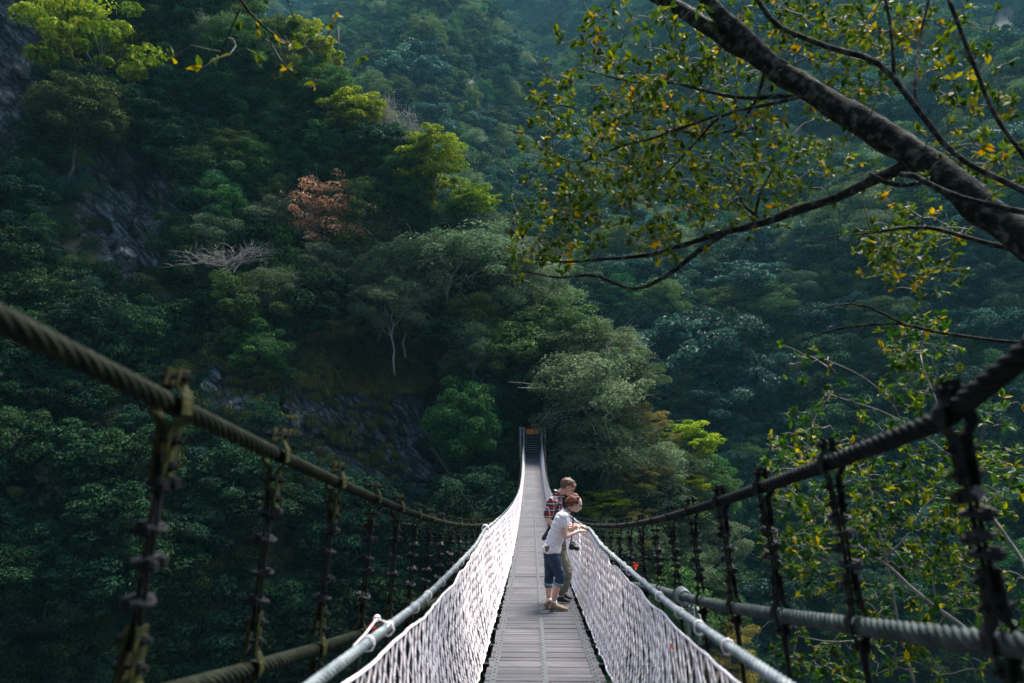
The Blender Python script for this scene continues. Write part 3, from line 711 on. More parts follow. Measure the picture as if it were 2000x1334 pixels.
# cross beams and the bearer cables beneath
mb = MB()
for y in np.arange(.6, SPAN, 1.0):
    z = float(deckz(y)) - .11; hw = float(lowx(y)) + .06
    mb.box((0, y, z), (hw, .035, .05))
o = mb.build('cross_beam', M['steel_dark'], bridge); o['kind'] = 'stuff'
for x in (-.5, .5):
    ys, _ = longline(lambda q: q, -.5, SPAN, 0, .5); mb = MB().tube(np.stack([np.full(len(ys), x), ys, deckz(np.maximum(ys, 0)) - .06 + 0], -1), .018, 6); mb.build('bearer_cable', M['steel_dark'], bridge, smooth=True)
for sd in (-1, 1):
    mat = 'cable_moss' if sd < 0 else 'cable_grey'
    ys, z = longline(mainz, .25, SPAN + .4); z = z + (np.interp(ys, [0, 1.5, 2.05, 2.5], [.30, .20, .09, 0]) if sd > 0 else 0); P = smooth(np.stack([sd * mainx(ys), ys, z], -1), 3); mb = MB(); rope(mb, P, .0265 if sd < 0 else .031, amp=.22); mb.tube(P, .016, 6)
    c = mb.build('main_cable', M['cable_moss'] if sd < 0 else M['cable_shaded'], bridge, smooth=True)
    ys, z = longline(lambda q: lowz(q, .17 if sd > 0 else 0.), .25, SPAN - .5); P = smooth(np.stack([sd * lowx(ys), ys, z], -1), 12); mb = MB(); rope(mb, P, .030 if sd < 0 else .035, amp=.24)
    mb.build('lower_cable', M[mat], bridge, smooth=True)
    if sd > 0: c['label'] = 'right main cable darkened as if backlit'

# hangers
def clamp_mesh(mat, flip=1):
    mb = MB()
    for s in (-1, 1):        # two bent plates round the cable, in the local x-z plane
        prof = [(.014, .105), (.014, .055), (.040, .025), (.042, -.025), (.016, -.06), (.013, -.21)]
        A = [[s * a, -.034, b * flip] for a, b in prof]; B = [[s * a, .034, b * flip] for a, b in prof]
        A2 = [[s * (a + .007), -.034, b * flip] for a, b in prof]; B2 = [[s * (a + .007), .034, b * flip] for a, b in prof]
        n = len(prof); V = A + B + A2 + B2; Q = []
        for i in range(n - 1):
            Q += [[i, i + 1, n + i + 1, n + i], [2 * n + i, 3 * n + i, 3 * n + i + 1, 2 * n + i + 1], [i, 2 * n + i, 2 * n + i + 1, i + 1], [n + i, n + i + 1, 3 * n + i + 1, 3 * n + i]]
        Q += [[0, n, 3 * n, 2 * n], [n - 1, 3 * n - 1, 4 * n - 1, 2 * n - 1]]
        mb.add(V, Q)
    me = mb.mesh('clamp', M[mat]); b = MB()
    for z in (.08, -.10, -.175):
        b.tube([[-.05, 0, z * flip], [.05, 0, z * flip]], .008, 6); b.tube([[-.036, 0, z * flip], [-.022, 0, z * flip]], .017, 6); b.tube([[.022, 0, z * flip], [.036, 0, z * flip]], .017, 6)
    return me, b.mesh('clamp_bolt', M['steel_dark'])
def clip_mesh(seed):
    r = np.random.default_rng(seed); mb = MB(); a = np.linspace(-math.pi * .5, math.pi * .5, 9)
    P = [[-.035, -.018, 0]] + [[.008 + .024 * math.cos(t), .022 * math.sin(t), 0] for t in a] + [[-.035, .018, 0]]
    mb.tube(P, .0065, 6); mb.box((-.016, 0, 0), (.008, .03, .016)); mb.tube([[-.036, -.02, 0], [-.022, -.02, 0]], .012, 6); mb.tube([[-.036, .02, 0], [-.022, .02, 0]], .012, 6)
    mb.tube([[0.0, -.03, .0], [0.0, .03, .0]], .012, 6)
    return mb.mesh('clip', M['steel_dark'], False)
CL = clip_mesh(1)
def hanger_set(sd, mat):
    up_, upb = clamp_mesh(mat, 1); dn, dnb = clamp_mesh(mat, -1); return up_, upb, dn, dnb
HS = {-1: hanger_set(-1, 'clamp_moss'), 1: hanger_set(1, 'clamp_shaded')}
rodmat = {-1: M['steel_dark'], 1: M['clamp_shaded']}
rest = {-1: MB(), 1: MB()}
r = np.random.default_rng(8)
for sd in (-1, 1):
    y0 = 1.24 if sd < 0 else 1.45
    for k in range(60):
        y = y0 + k * 1.0 + r.normal(0, .02)
        if y > SPAN - 1: break
        top = np.array([sd * float(mainx(y)), y, float(mainz(y))]); bot = np.array([sd * float(lowx(y)), y, float(lowz(y, .17 if sd > 0 else 0.))]); L = top[2] - bot[2]
        dk = float(deckz(y)) - .11; up_, upb, dn, dnb = HS[sd]
        tilt = math.atan2(bot[0] - top[0], max(L, .1)) * -1
        if k >= 50:
            rest[sd].box(top, (.03, .03, .1)); rest[sd].tube([top, [bot[0], y, min(bot[2], dk)]], .022, 5); continue
        if L > .42 and k < 26:
            h = thing('hanger', None, None, top); h.parent = bridge; h.rotation_euler.y = 0; h.rotation_euler = (r.normal(0, .02), tilt * -1 if False else math.atan2(-(bot[0] - top[0]), L), r.normal(0, .06) + (0 if sd < 0 else math.pi))
            if sd > 0: h.rotation_euler.y = -math.atan2(-(bot[0] - top[0]), L)
            c = link('clamp', up_, h); link('clamp_bolt', upb, h)['kind'] = 'stuff'
            c = link('clamp', dn, h, loc=(0, 0, -L)); link('clamp_bolt', dnb, h, loc=(0, 0, -L))['kind'] = 'stuff'
            m = MB()
            for xx in (-.009, .009): m.tube([[xx, 0, -.14], [xx, r.normal(0, .004), -L / 2], [xx, 0, -L + .14]], .0075, 6)
            m.tube([[0, 0, -L - .06], [0, 0, -L - .24], [0, 0, min(dk - top[2], -L - .25)]], [.02, .014, .011], 6)
            m.build('rod', rodmat[sd], h, smooth=True)
            a0, a1 = -.24, -L + .25; n = 4 if L > .6 else 2
            for i in range(n):
                z = a0 + (a1 - a0) * (i + .1 * r.normal()) / (n - 1)
                c = link('clip', CL, h, loc=(0, 0, z), rz=r.uniform(-.6, .6) + (0 if i % 2 else math.pi)); c.rotation_euler.x = r.normal(0, .15); c.scale = (1.25, 1.25, 1.25)
        else:
            m = MB(); m.box((0, 0, 0), (.035, .03, .09)); m.tube([[0, 0, 0], [bot[0] - top[0], 0, min(bot[2], dk) - top[2]]], .02, 6)
            nn = max(1, int(L / .13))
            for i in range(nn): m.tube([[-.035, 0, -.12 - i * .12], [.035, .01, -.12 - i * .12]], .012, 5)
            m.box((bot[0] - top[0], 0, bot[2] - top[2]), (.035, .03, .08)); o = m.build('hanger', rodmat[sd], bridge, loc=top)
for sd in (-1, 1): tag(rest[sd].build('hanger', rodmat[sd], bridge), kind='stuff')

# handrail ropes, net head ropes, nets
for sd in (-1, 1):
    ys = np.concatenate([np.arange(.3, 14, .02), np.arange(14, SPAN + .01, .3)])
    P = smooth(railpt(sd, ys), 30); mb = MB(); rope(mb, P, .0205, lobes=4, lay=.2, amp=.34)
    mb.build('handrail_rope', M['rail'], bridge, smooth=True)
    def Pr(y): return np.stack([np.interp(y, ys, P[:, i]) for i in range(3)], -1)
    r = np.random.default_rng(50 + sd)
    hy = np.concatenate([np.arange(.3, 16, .05), np.arange(16, SPAN, .4)]); H = Pr(hy)
    gap = np.where(hy < 9, .075 + .05 * (vnoise(hy * 1.7 + 9, hy * 0 + sd) + .4), .045) ; H = H + np.stack([-sd * .012 + 0 * hy, 0 * hy, -gap], -1); H = H + r.normal(0, .003, H.shape)
    mb = MB().tube(smooth(H, 2), .0085, 6)
    for y in np.arange(.4, 16, .75):                 # lashings
        y = y + r.uniform(-.22, .22); p = Pr(np.array([y]))[0]; a = np.linspace(0, r.choice([2, 4, 6]) * math.pi, 30); dd = r.uniform(.004, .012)
        q = np.stack([p[0] + .026 * np.cos(a), y + a * .0020, p[2] - dd + (.026 + dd) * np.sin(a)], -1) + r.normal(0, .0015, (30, 3)); mb.tube(q, .0026, 4)
    hr = mb.build('net_head_rope', M['net'], bridge, smooth=True)
    by = np.arange(-.2, SPAN, .12)
    def Bot(y):
        y = np.asarray(y, float); x = np.interp(y, [0, 12, 20, 63], [.63, .62, .575, .57]); return np.stack([sd * x, y, deckz(np.maximum(y, 0)) - .02 + 0 * y], -1)
    B = Bot(by) + r.normal(0, .006, (len(by), 3)); MB().tube(B, .009, 6).build('net_foot_rope', M['net'], bridge, smooth=True)
    # the net itself: two families of knotted strands
    p = .132; rows = 10; n = int((SPAN - .6) / p); G = np.zeros((n, rows + 1, 3))
    for j in range(rows + 1):
        s = .3 + (np.arange(n) + .5 * (j % 2)) * p; s = np.clip(s + r.normal(0, .006, n) * (0 < j < rows), .3, SPAN - .2); v = j / rows
        T = Pr(s); gp = np.where(s < 9, .075 + .05 * (vnoise(s * 1.7 + 9, s * 0 + sd) + .4), .045); T = T + np.stack([-sd * .012 + 0 * s, 0 * s, -gp], -1); Bt = Bot(s)
        Pp = T * (1 - v) + Bt * v; Pp[:, 0] += sd * .05 * math.sin(math.pi * v) + r.normal(0, .004, n) + sd * .02 * np.sin(s * 2.3) * math.sin(math.pi * v); Pp[:, 2] += r.normal(0, .007, n) * (0 < j < rows)
        G[:, j] = Pp
    mb = MB(); Asg, Bsg = [], []
    for j in range(rows):
        Asg.append(G[:, j]); Bsg.append(G[:, j + 1])
        if j % 2 == 0: Asg.append(G[1:, j]); Bsg.append(G[:-1, j + 1])
        else: Asg.append(G[:-1, j]); Bsg.append(G[1:, j + 1])
    A_ = np.vstack(Asg); B_ = np.vstack(Bsg); nearm = A_[:, 1] < 9
    mb.segs(A_[nearm], B_[nearm], np.interp(A_[nearm][:, 1], [0, 4, 9], [.0034, .0042, .0062]), 6); mb.segs(A_[~nearm], B_[~nearm], np.interp(A_[~nearm][:, 1], [9, 18], [.0064, .0085]), 4)
    K = G[:, 1:-1].reshape(-1, 3); K = K[K[:, 1] < 16]
    mb.segs(K + [0, -.002, -.017], K + [0, .002, .017], .0078, 6)
    mb.build('rope_net', M['net'], bridge, smooth=True)
    # far tower posts
    for x, wd, hh, nm in ((.70, .075, 1.98, 'inner_post'), (.93, .10, 2.0, 'outer_post')):
        mb = MB().box((sd * x, SPAN + .1, hh / 2 - .3), (wd, .12, hh / 2 + .3)); mb.box((sd * x, SPAN + .1, hh + .05), (wd + .035, .16, .05)); mb.box((sd * x, SPAN + .1, .06), (wd + .03, .15, .06))
        mb.build(nm, M['concrete'], bridge)
    mb = MB().tube([[sd * .88, SPAN + .1, 1.95], [sd * 1.0, SPAN + 4, 1.3], [sd * 1.2, SPAN + 9, .6]], .04, 6); mb.build('anchor_cable', M['steel_dark'], bridge)
MB().tube([[-.86, 17.5, -.75], [-6.5, 50, 1.0]], .004, 5).build('guy_wire', M['steel_dark'], bridge)

# stairs, board and little sign at the far end
st = thing('staircase', 'dark mossy steps rising behind the posts at the far end of the bridge', 'stairs', (AX, SPAN + .5, 0)); mb = MB(); mb2 = MB()
for i in range(9): mb.box((0, .3 + i * .30, .09 + i * .17 - .6), (.62, .155, .685)); mb2.box((0, .16 + i * .30, .16 + i * .17), (.60, .025, .018))
mb.build('steps', surf('step_stone', (.01, .015, .01), (.04, .05, .035), 3, .9), st); mb2.build('nosing', M['concrete'], st)
bb = MB().box((0, 0, 0), (.52, .10, .2)); o = bb.build('crossboard', surf('orange_paint', (.80, .20, .012), (.95, .33, .03), 4, .6), loc=(AX, SPAN + .32, 1.76))
bv = o.modifiers.new('round', 'BEVEL'); bv.width = .07; bv.segments = 4; tag(o, 'orange board with rounded ends spanning the far end posts', 'board')
sg = thing('warning_sign', 'tiny red and white sign on thin posts above the orange board', 'sign', (AX - .02, SPAN + 2.9, 1.55))
mb = MB()
for x in (-.06, .2, .27): mb.tube([[x, 0, 0], [x, 0, .85]], .012, 5)
mb.build('post', M['concrete'], sg); MB().box((0, -.02, .66), (.16, .01, .07)).build('panel', surf('sign_red', (.5, .03, .04), (.6, .06, .07), 5, .5), sg); MB().box((-.02, -.025, .82), (.07, .01, .05)).build('white_panel', M['net'], sg)

# ropes and ribbons tied to the cables
def wrap(name, c, ax, rad, n, wr, mat, label, cat, tails=0):
    mb = MB(); a = np.linspace(0, 2 * math.pi * n, 14 * n); r_ = np.random.default_rng(int(c[1] * 100))
    q = np.stack([c[0] + rad * np.cos(a) * 1.1, c[1] + (a / a[-1] - .5) * ax + r_.normal(0, .004, len(a)), c[2] + rad * np.sin(a) * 1.25], -1); mb.tube(q, wr, 5)
    for i in range(tails):
        s = q[0] + r_.normal(0, .02, 3) - [0, 0, rad]; P = [s, s + [r_.normal(0, .03), r_.normal(0, .05), -.15], s + [r_.normal(0, .04), r_.normal(0, .08), -.35 - .1 * i]]
        mb.tube(P, wr, 5)
    o = mb.build(name, mat, smooth=True); return tag(o, label, cat)
y = 7.25; c = (AX + float(lowx(y)), y, float(lowz(y, .17)))
wrap('rope_lashing', c, .2, .052, 4, .011, M['rail'], 'pale rope wound round the lower right cable with loose ends hanging', 'rope', 4)
y = 12.0; c = railpt(-1, np.array([y]))[0] + [AX, 0, 0]
wrap('rope_lashing', c, .08, .045, 3, .008, M['net'], 'white rope tie where the left handrail meets the main cable', 'rope')
mb = MB(); a = at(736, 1208, 4.05); b = at(690, 1262, 3.6); b2 = at(640, 1330, 3.15)
mb.tube([a, at(712, 1240, 3.8), b], .004, 6); t_ = np.linspace(0, 12, 30)
mb.tube(np.stack([a[0] + .013 * np.cos(t_), a[1] + .013 * np.sin(t_ * 1.3), a[2] + .013 * np.sin(t_)], -1), .0035, 5)
mb.tube([a, at(760, 1218, 4.0), at(752, 1235, 3.95)], .0035, 5)
tag(mb.build('tie_cord', M['net'], smooth=True), 'white cord stretched from a left hanger down to the left handrail', 'cord')
def ribbon(px, py, D, s, label, mat):
    c = at(px, py, D); mb = MB(); r_ = np.random.default_rng(px)
    for i in range(6):
        d = sph(r_, 1)[0] * s; e = np.cross(d, sph(r_, 1)[0]); e = e / np.linalg.norm(e) * s * .28
        mb.add([c, c + d * .5 + e, c + d + e * .4, c + d * .5 - e], [[0, 1, 2, 3]]); mb.add([c + [0, 0, -.004], c + d * .5 - e + [0, 0, -.004], c + d + e * .4 + [0, 0, -.004], c + d * .5 + e + [0, 0, -.004]], [[0, 1, 2, 3]])
    mb.ball(c, s * .25, 6, 5); return tag(mb.build('ribbon', mat), label, 'ribbon')
red = surf('red_cloth', (.55, .03, .015), (.75, .07, .03), 20, .7)
ribbon(1243, 1106, 8.9, .065, 'bright red ribbon knotted on a right hanger past the handrail', red)
ribbon(1313, 1262, 4.6, .022, 'tiny red ribbon caught in the right net just below the handrail', red)
ribbon(727, 1226, 4.05, .028, 'small orange-red ribbon on the left hanger under the white cord knot', red)


# ------------------------------------------------------------------ foreground tree, spray and shrub
def leaf6(mb, P, A, Nn, L, Wd, tint):
    """pointed oval leaves: base P, direction A, normal Nn"""
    A = A / (np.linalg.norm(A, axis=1)[:, None] + 1e-9); Nn = Nn - A * (A * Nn).sum(1)[:, None]; Nn /= np.linalg.norm(Nn, axis=1)[:, None] + 1e-9
    B = np.cross(Nn, A); L = L[:, None]; Wd = Wd[:, None]
    V = np.stack([P, P + A * L * .3 + B * Wd * .42 + Nn * L * .05, P + A * L * .62 + B * Wd * .42 + Nn * L * .04, P + A * L - Nn * L * .10,
                  P + A * L * .62 - B * Wd * .42 + Nn * L * .04, P + A * L * .3 - B * Wd * .42 + Nn * L * .05, P + A * L * .46 - Nn * L * .01], 1).reshape(-1, 3)
    o = (np.arange(len(P)) * 7)[:, None]
    T = np.concatenate([o + [0, 1, 6], o + [1, 2, 6], o + [2, 3, 6], o + [3, 4, 6], o + [4, 5, 6], o + [5, 0, 6]])
    mb.add(V, T=T, tint=np.tile(tint, 6))
TK = .37
def polyline(pts, step=.12, wob=.02, r=None):
    """pts: (px, py, D, thickness px) -> points, radii"""
    P = np.array([at(a, b, d) for a, b, d, t in pts]); Rr = np.array([t * TK * d / F for a, b, d, t in pts])
    s = np.concatenate([[0], np.cumsum(np.linalg.norm(np.diff(P, axis=0), axis=1))]); n = max(4, int(s[-1] / step)); u = np.linspace(0, s[-1], n)
    Q = np.stack([np.interp(u, s, P[:, i]) for i in range(3)], -1); Q = smooth(Q, 2)
    w_ = r.normal(0, wob, Q.shape); w_ = smooth(w_, 2); w_[0] = 0; return Q + w_, np.interp(u, s, Rr) * (1 + .05 * smooth(r.normal(0, 1, (n, 1)), 2)[:, 0])
def grow(nodes, attractors, r, twig, leaf, lsize, yel=.25, nl=(6, 10), r0=.009):
    """reach every attractor with a twig from the nearest wood and put a whorl of leaves at its tip"""
    nodes = [np.array(nodes)]; allP = np.vstack(nodes)
    d0 = [np.min(np.linalg.norm(allP - a, axis=1)) for a in attractors]; order = np.argsort(d0)
    LP, LA, LN, LL, LT = [], [], [], [], []
    for k in order:
        a = attractors[k]; i = int(np.argmin(np.linalg.norm(allP - a, axis=1))); b = allP[i]; L = np.linalg.norm(a - b)
        if L < .04: continue
        n = max(4, int(L / .09)); t = np.linspace(0, 1, n)[:, None]; Q = b * (1 - t) + a * t
        kk = r.normal(0, .10, 3) * L; Q = Q + np.sin(t * math.pi) * kk + np.vstack([np.zeros(3), r.normal(0, .012, (n - 2, 3)), np.zeros(3)]); Q[:, 2] += np.sin(t[:, 0] * math.pi) * L * .10
        rr = r0 * min(1.6, .5 + L); twig.tube(Q, np.linspace(rr, rr * .4, n), 4, cap=False, tint=r.random())
        allP = np.vstack([allP, Q[2:]])
        dr = Q[-1] - Q[-2]; dr /= np.linalg.norm(dr) + 1e-9; m = r.integers(*nl); base = r.random() < yel
        for j in range(m + (r.integers(1, 4) if n > 5 else 0)):
            tip = j < m; p = Q[-1] if tip else Q[r.integers(2, n)]
            A = dr * .6 + sph(r, 1)[0] * .9 + [0, 0, .25]; LP.append(p + sph(r, 1)[0] * .006); LA.append(A); LN.append(np.array([0, 0, 1.]) + sph(r, 1)[0] * .7)
            LL.append(lsize * r.uniform(.55, 1.25)); LT.append(np.clip(r.normal(.74 if base else .45, .15), 0, .94) if r.random() > .003 else .97)
    leaf6(leaf, np.array(LP), np.array(LA), np.array(LN), np.array(LL), np.array(LL) * r.uniform(.4, .6, len(LL)), np.array(LT))
def region(r, lst):
    out = []
    for px, py, rx, ry, n, D in lst:
        for _ in range(max(1, n // 4)):
            a, q = r.uniform(0, 6.28), math.sqrt(r.random()); c = at(px + rx * q * math.cos(a), py + ry * q * math.sin(a), D + r.uniform(-.9, .9))
            out += [c + r.normal(0, .10, 3) for _k in range(min(4, n))]
    return out
def woody(name, label, cat, limbs, regs, lsize, bark='bark_dark', leafm='leaf_near', trunk_n=1, seed=3, yel=.25, nl=(6, 10), r0=.0095):
    r = np.random.default_rng(seed); P0, R0 = polyline(limbs[0], r=r); root = P0[0]
    t = thing(name, label, cat, tuple(root)); nodes = []
    for i, l in enumerate(limbs):
        P, Rr = polyline(l, .12 if i else .08, .018, r); nodes.append(P); mb = MB(); k = 14 if i < trunk_n else 8
        mb.tube(P, Rr, k)
        V = mb.V[0]; V[:len(P) * k] += (fbm(V[:len(P) * k, 0] * 9 + V[:len(P) * k, 2] * 5, V[:len(P) * k, 1] * 9 + i, 3, i) * np.repeat(Rr, k) * .35)[:, None] * np.array([.4, .4, 1.])
        o = mb.build('trunk' if i < trunk_n else 'branch', M[bark], smooth=True); o.parent = t; o.location = -root
    tw, lf = MB(), MB(); grow(np.vstack(nodes), region(r, regs), r, tw, lf, lsize, yel, nl, r0)
    for mb, nm, mt in ((tw, 'twig', 'bark_twig'), (lf, 'foliage', leafm)):
        o = mb.build(nm, M[mt], smooth=(nm == 'twig')); o.parent = t; o.location = -root; o['kind'] = 'stuff'
    return t
LIMBS = [
 [(2420, 1150, 4.6, 150), (2250, 760, 5.2, 130), (2080, 520, 5.8, 112), (1990, 455, 6.0, 98), (1900, 390, 6.2, 86), (1810, 320, 6.4, 80), (1740, 270, 6.6, 76), (1640, 215, 6.8, 70), (1540, 150, 7.0, 64), (1450, 95, 7.2, 52), (1370, 45, 7.4, 42), (1290, 0, 7.6, 36), (1200, -60, 7.8, 30)],
 [(1530, 140, 7.0, 50), (1460, 85, 7.1, 48), (1400, 25, 7.2, 42), (1350, -40, 7.3, 34)],
 [(1800, 310, 6.5, 40), (1750, 335, 6.6, 34), (1700, 358, 6.8, 30), (1640, 385, 7.0, 26), (1560, 410, 7.1, 25), (1500, 430, 7.2, 22), (1420, 450, 7.3, 18), (1340, 475, 7.4, 14), (1270, 495, 7.5, 12), (1210, 505, 7.6, 10), (1130, 510, 7.7, 7), (1050, 505, 7.9, 4)],
 [(1420, 450, 7.3, 15), (1370, 480, 7.3, 14), (1335, 515, 7.3, 13), (1300, 545, 7.3, 12), (1245, 572, 7.3, 10), (1200, 550, 7.4, 9), (1150, 535, 7.5, 8), (1100, 545, 7.6, 6), (1030, 530, 7.8, 4), (985, 525, 7.9, 3)],
 [(1472, 432, 7.25, 11), (1478, 395, 7.3, 9), (1500, 350, 7.3, 6), (1520, 310, 7.4, 4)], [(1480, 425, 7.2, 9), (1440, 385, 7.3, 7), (1415, 330, 7.4, 5)],
 [(1550, 190, 6.9, 14), (1490, 195, 7.0, 12), (1430, 185, 7.2, 10), (1360, 170, 7.4, 9), (1290, 165, 7.6, 7), (1200, 155, 7.8, 5), (1120, 130, 8.0, 3)],
 [(1560, 190, 6.8, 12), (1480, 205, 6.9, 11), (1400, 225, 7.0, 8), (1350, 285, 7.2, 6), (1290, 350, 7.4, 4), (1240, 380, 7.5, 3)],
 [(1465, -20, 5.6, 14), (1520, 60, 5.6, 14), (1600, 92, 5.6, 15), (1680, 105, 5.5, 16), (1745, 145, 5.4, 18), (1790, 220, 5.3, 16), (1830, 275, 5.2, 16), (1900, 320, 5.1, 16), (1960, 355, 5.0, 17), (2080, 420, 4.9, 18)],
 [(1745, 145, 5.4, 12), (1752, 60, 5.5, 10), (1720, -20, 5.6, 8)], [(1792, 215, 5.3, 11), (1785, 150, 5.4, 9), (1800, 70, 5.6, 8), (1820, -20, 5.7, 7)],
 [(1845, -20, 5.0, 11), (1870, 50, 5.0, 11), (1895, 110, 4.9, 12), (1920, 180, 4.9, 12), (1930, 235, 4.9, 12), (2020, 310, 4.8, 13)],
 [(1760, 340, 6.3, 16), (1830, 365, 6.0, 15), (1900, 395, 5.8, 15), (2050, 425, 5.5, 16)],
 [(1600, 470, 7.4, 2), (1690, 455, 7.2, 5), (1790, 440, 7.0, 9), (1870, 455, 6.8, 12), (1950, 480, 6.6, 14), (2060, 520, 6.4, 16)],
 [(1700, 340, 6.6, 12), (1740, 380, 6.4, 12), (1800, 355, 6.3, 10)],
 [(1555, 668, 7.6, 3), (1650, 637, 7.4, 5), (1760, 630, 7.2, 7), (1870, 655, 6.8, 8), (2060, 668, 6.4, 9)],
 [(1600, 605, 7.5, 4), (1680, 583, 7.4, 6), (1720, 610, 7.3, 6), (1760, 632, 7.2, 6)],
 [(1520, 155, 7.1, 22), (1500, 120, 7.3, 12), (1480, 190, 8.4, 10), (1440, 260, 8.6, 7), (1240, 250, 8.8, 6), (1100, 200, 9.0, 4), (1040, 215, 9., 3)],
 [(1400, 225, 7.0, 8), (1280, 270, 7.6, 7), (1200, 290, 8.0, 6), (1120, 330, 8.2, 4), (1060, 290, 8.4, 3)]]
REGS = [(1240, 120, 130, 110, 60, 7.2), (1130, 90, 50, 60, 10, 7.2), (1060, 215, 60, 40, 26, 8.6), (1180, 300, 160, 70, 80, 8.2), (1350, 280, 180, 120, 130, 8.2), (1490, 330, 100, 110, 55, 7.8), (1140, 390, 130, 45, 55, 8.2),
        (1070, 470, 100, 60, 60, 8.2), (1330, 420, 120, 60, 50, 7.8), (1500, 60, 170, 80, 75, 7.6), (1660, 50, 150, 70, 55, 7.2), (1800, 90, 150, 110, 55, 6.8), (1910, 250, 110, 110, 50, 6.4), (1640, 200, 110, 60, 26, 7.6), (1330, 490, 60, 30, 8, 7.3),
        (1790, 480, 110, 80, 70, 8.0), (1820, 560, 60, 40, 12, 7.6), (1650, 330, 100, 70, 20, 8), (1400, 150, 200, 90, 60, 8.4)]
woody('overhanging_tree', 'big dark-barked tree leaning in from the right with green and yellow leaves', 'tree', LIMBS, [(a, b, c, d, int(e * 1.9), f) for a, b, c, d, e, f in REGS], .082, seed=3, nl=(5, 9), yel=.24)
woody('overhanging_branch', 'thin leafy twigs hanging from above at the top left', 'branch',
      [[(430, -90, 5.4, 9), (465, -5, 5.5, 8), (482, 32, 5.6, 7), (520, 62, 5.7, 6), (565, 88, 5.8, 5), (610, 97, 5.9, 4), (655, 92, 6., 3)], [(470, 15, 5.5, 5), (450, 65, 5.6, 4), (430, 100, 5.7, 3)], [(553, -40, 5.6, 5), (556, 0, 5.7, 4), (566, 38, 5.8, 3)], [(515, 60, 5.7, 4), (535, 105, 5.8, 3), (575, 150, 6, 2)]],
      [(505, 65, 25, 18, 4, 5.7), (553, 80, 22, 16, 4, 5.8), (430, 97, 14, 10, 2, 5.7), (385, 95, 6, 6, 1, 5.8), (355, 128, 7, 6, 1, 5.8), (580, 150, 16, 14, 3, 6.0), (640, 52, 14, 8, 2, 6.), (655, 93, 12, 6, 2, 6.)], .085, seed=11, yel=.6, nl=(4, 6), r0=.005)
TK = .26
woody('leafy_shrub', 'loose shrub with pale stems and shiny yellow-green leaves below the right cables', 'shrub',
      [[(2150, 1560, 7.0, 26), (2040, 1400, 7.4, 22), (1900, 1240, 7.8, 17), (1800, 1165, 8.0, 14), (1720, 1095, 8.2, 11), (1650, 1040, 8.4, 8), (1590, 960, 8.6, 5)],
       [(1820, 1480, 8.0, 12), (1760, 1250, 8.2, 10), (1735, 1100, 8.4, 8), (1700, 980, 8.6, 6), (1690, 860, 8.8, 4)], [(2080, 1250, 7.0, 16), (1990, 1090, 7.4, 13), (1930, 990, 7.7, 10), (1870, 900, 8.0, 8), (1835, 800, 8.3, 6), (1795, 690, 8.6, 4)],
       [(1870, 900, 8.0, 6), (1760, 820, 8.2, 5), (1670, 785, 8.3, 4), (1610, 770, 8.4, 3)], [(1760, 820, 8.2, 5), (1710, 750, 8.2, 4), (1640, 715, 8.3, 4), (1590, 690, 8.4, 3)],
       [(1720, 1095, 8.2, 8), (1775, 1060, 8.1, 7), (1790, 1010, 8.1, 6), (1830, 960, 8.0, 5)], [(1900, 1240, 7.8, 9), (1740, 1230, 8.2, 7), (1640, 1260, 8.4, 5), (1560, 1240, 8.6, 3)]],
      [(1580, 690, 24, 28, 6, 8.4), (1615, 770, 22, 14, 5, 8.4), (1790, 690, 55, 65, 45, 8.6), (1660, 930, 150, 100, 100, 8.8), (1880, 950, 110, 80, 80, 8.4), (1740, 1080, 230, 90, 110, 8.6), (1930, 800, 30, 40, 6, 8), (1570, 900, 40, 90, 16, 8.6),
       (1660, 1270, 160, 60, 55, 8.6), (1900, 1200, 110, 120, 60, 8.2), (1560, 1080, 50, 60, 22, 8.6), (1730, 800, 80, 50, 14, 8.6)] * 2, .09, 'bark_pale', seed=21, yel=.3, nl=(5, 9))

# ------------------------------------------------------------------ the two people
def body_mesh(name, mb, mat, parent, voxel=.009, it=4, fold=0):
    o = mb.build(name, mat, None, smooth=True)
    md = o.modifiers.new('r', 'REMESH'); md.mode = 'VOXEL'; md.voxel_size = voxel; md.use_smooth_shade = True
    sm = o.modifiers.new('s', 'SMOOTH'); sm.factor = .5; sm.iterations = it
    dg = bpy.context.evaluated_depsgraph_get(); me = bpy.data.meshes.new_from_object(o.evaluated_get(dg)); me.name = name
    if fold:
        n = len(me.vertices); co = np.zeros(n * 3, np.float32); no = np.zeros(n * 3, np.float32); me.vertices.foreach_get('co', co); me.vertex_normals.foreach_get('vector', no); co = co.reshape(-1, 3); no = no.reshape(-1, 3)
        f = fbm(co[:, 0] * 9 + co[:, 2] * 16 + 5, co[:, 1] * 7 - co[:, 2] * 5 + co[:, 0] * 8, 3, 5); f = .5 - np.abs(f) * 2.2; co = co + no * (f * fold)[:, None]; me.vertices.foreach_set('co', co.ravel()); me.update()
    bpy.data.objects.remove(o); me.materials.clear(); me.materials.append(mat)
    return link(name, me, parent)
def limb(mb, pts, rad, k=14):
    pts = [np.array(p, float) for p in pts]; P = []; Rr = []
    for i in range(len(pts) - 1):
        for t in np.linspace(0, 1, 5)[: (5 if i == len(pts) - 2 else 4)]:
            P.append(pts[i] * (1 - t) + pts[i + 1] * t); a, b = np.array(rad[i], float), np.array(rad[i + 1], float); Rr.append(a * (1 - t) + b * t)
    P = smooth(np.array(P), 1); Rr = np.array(Rr); mb.tube(P, Rr, k)
    for i, e in ((0, P[0]), (-1, P[-1])): mb.ball(e, (float(np.max(Rr[i])),) * 3 if Rr.ndim == 1 else (Rr[i][1] * .95, Rr[i][0] * .95, min(Rr[i]) * .6), 12, 9)
def rotY(a): c, s_ = math.cos(a), math.sin(a); return np.array([[c, 0, s_], [0, 1, 0], [-s_, 0, c]])
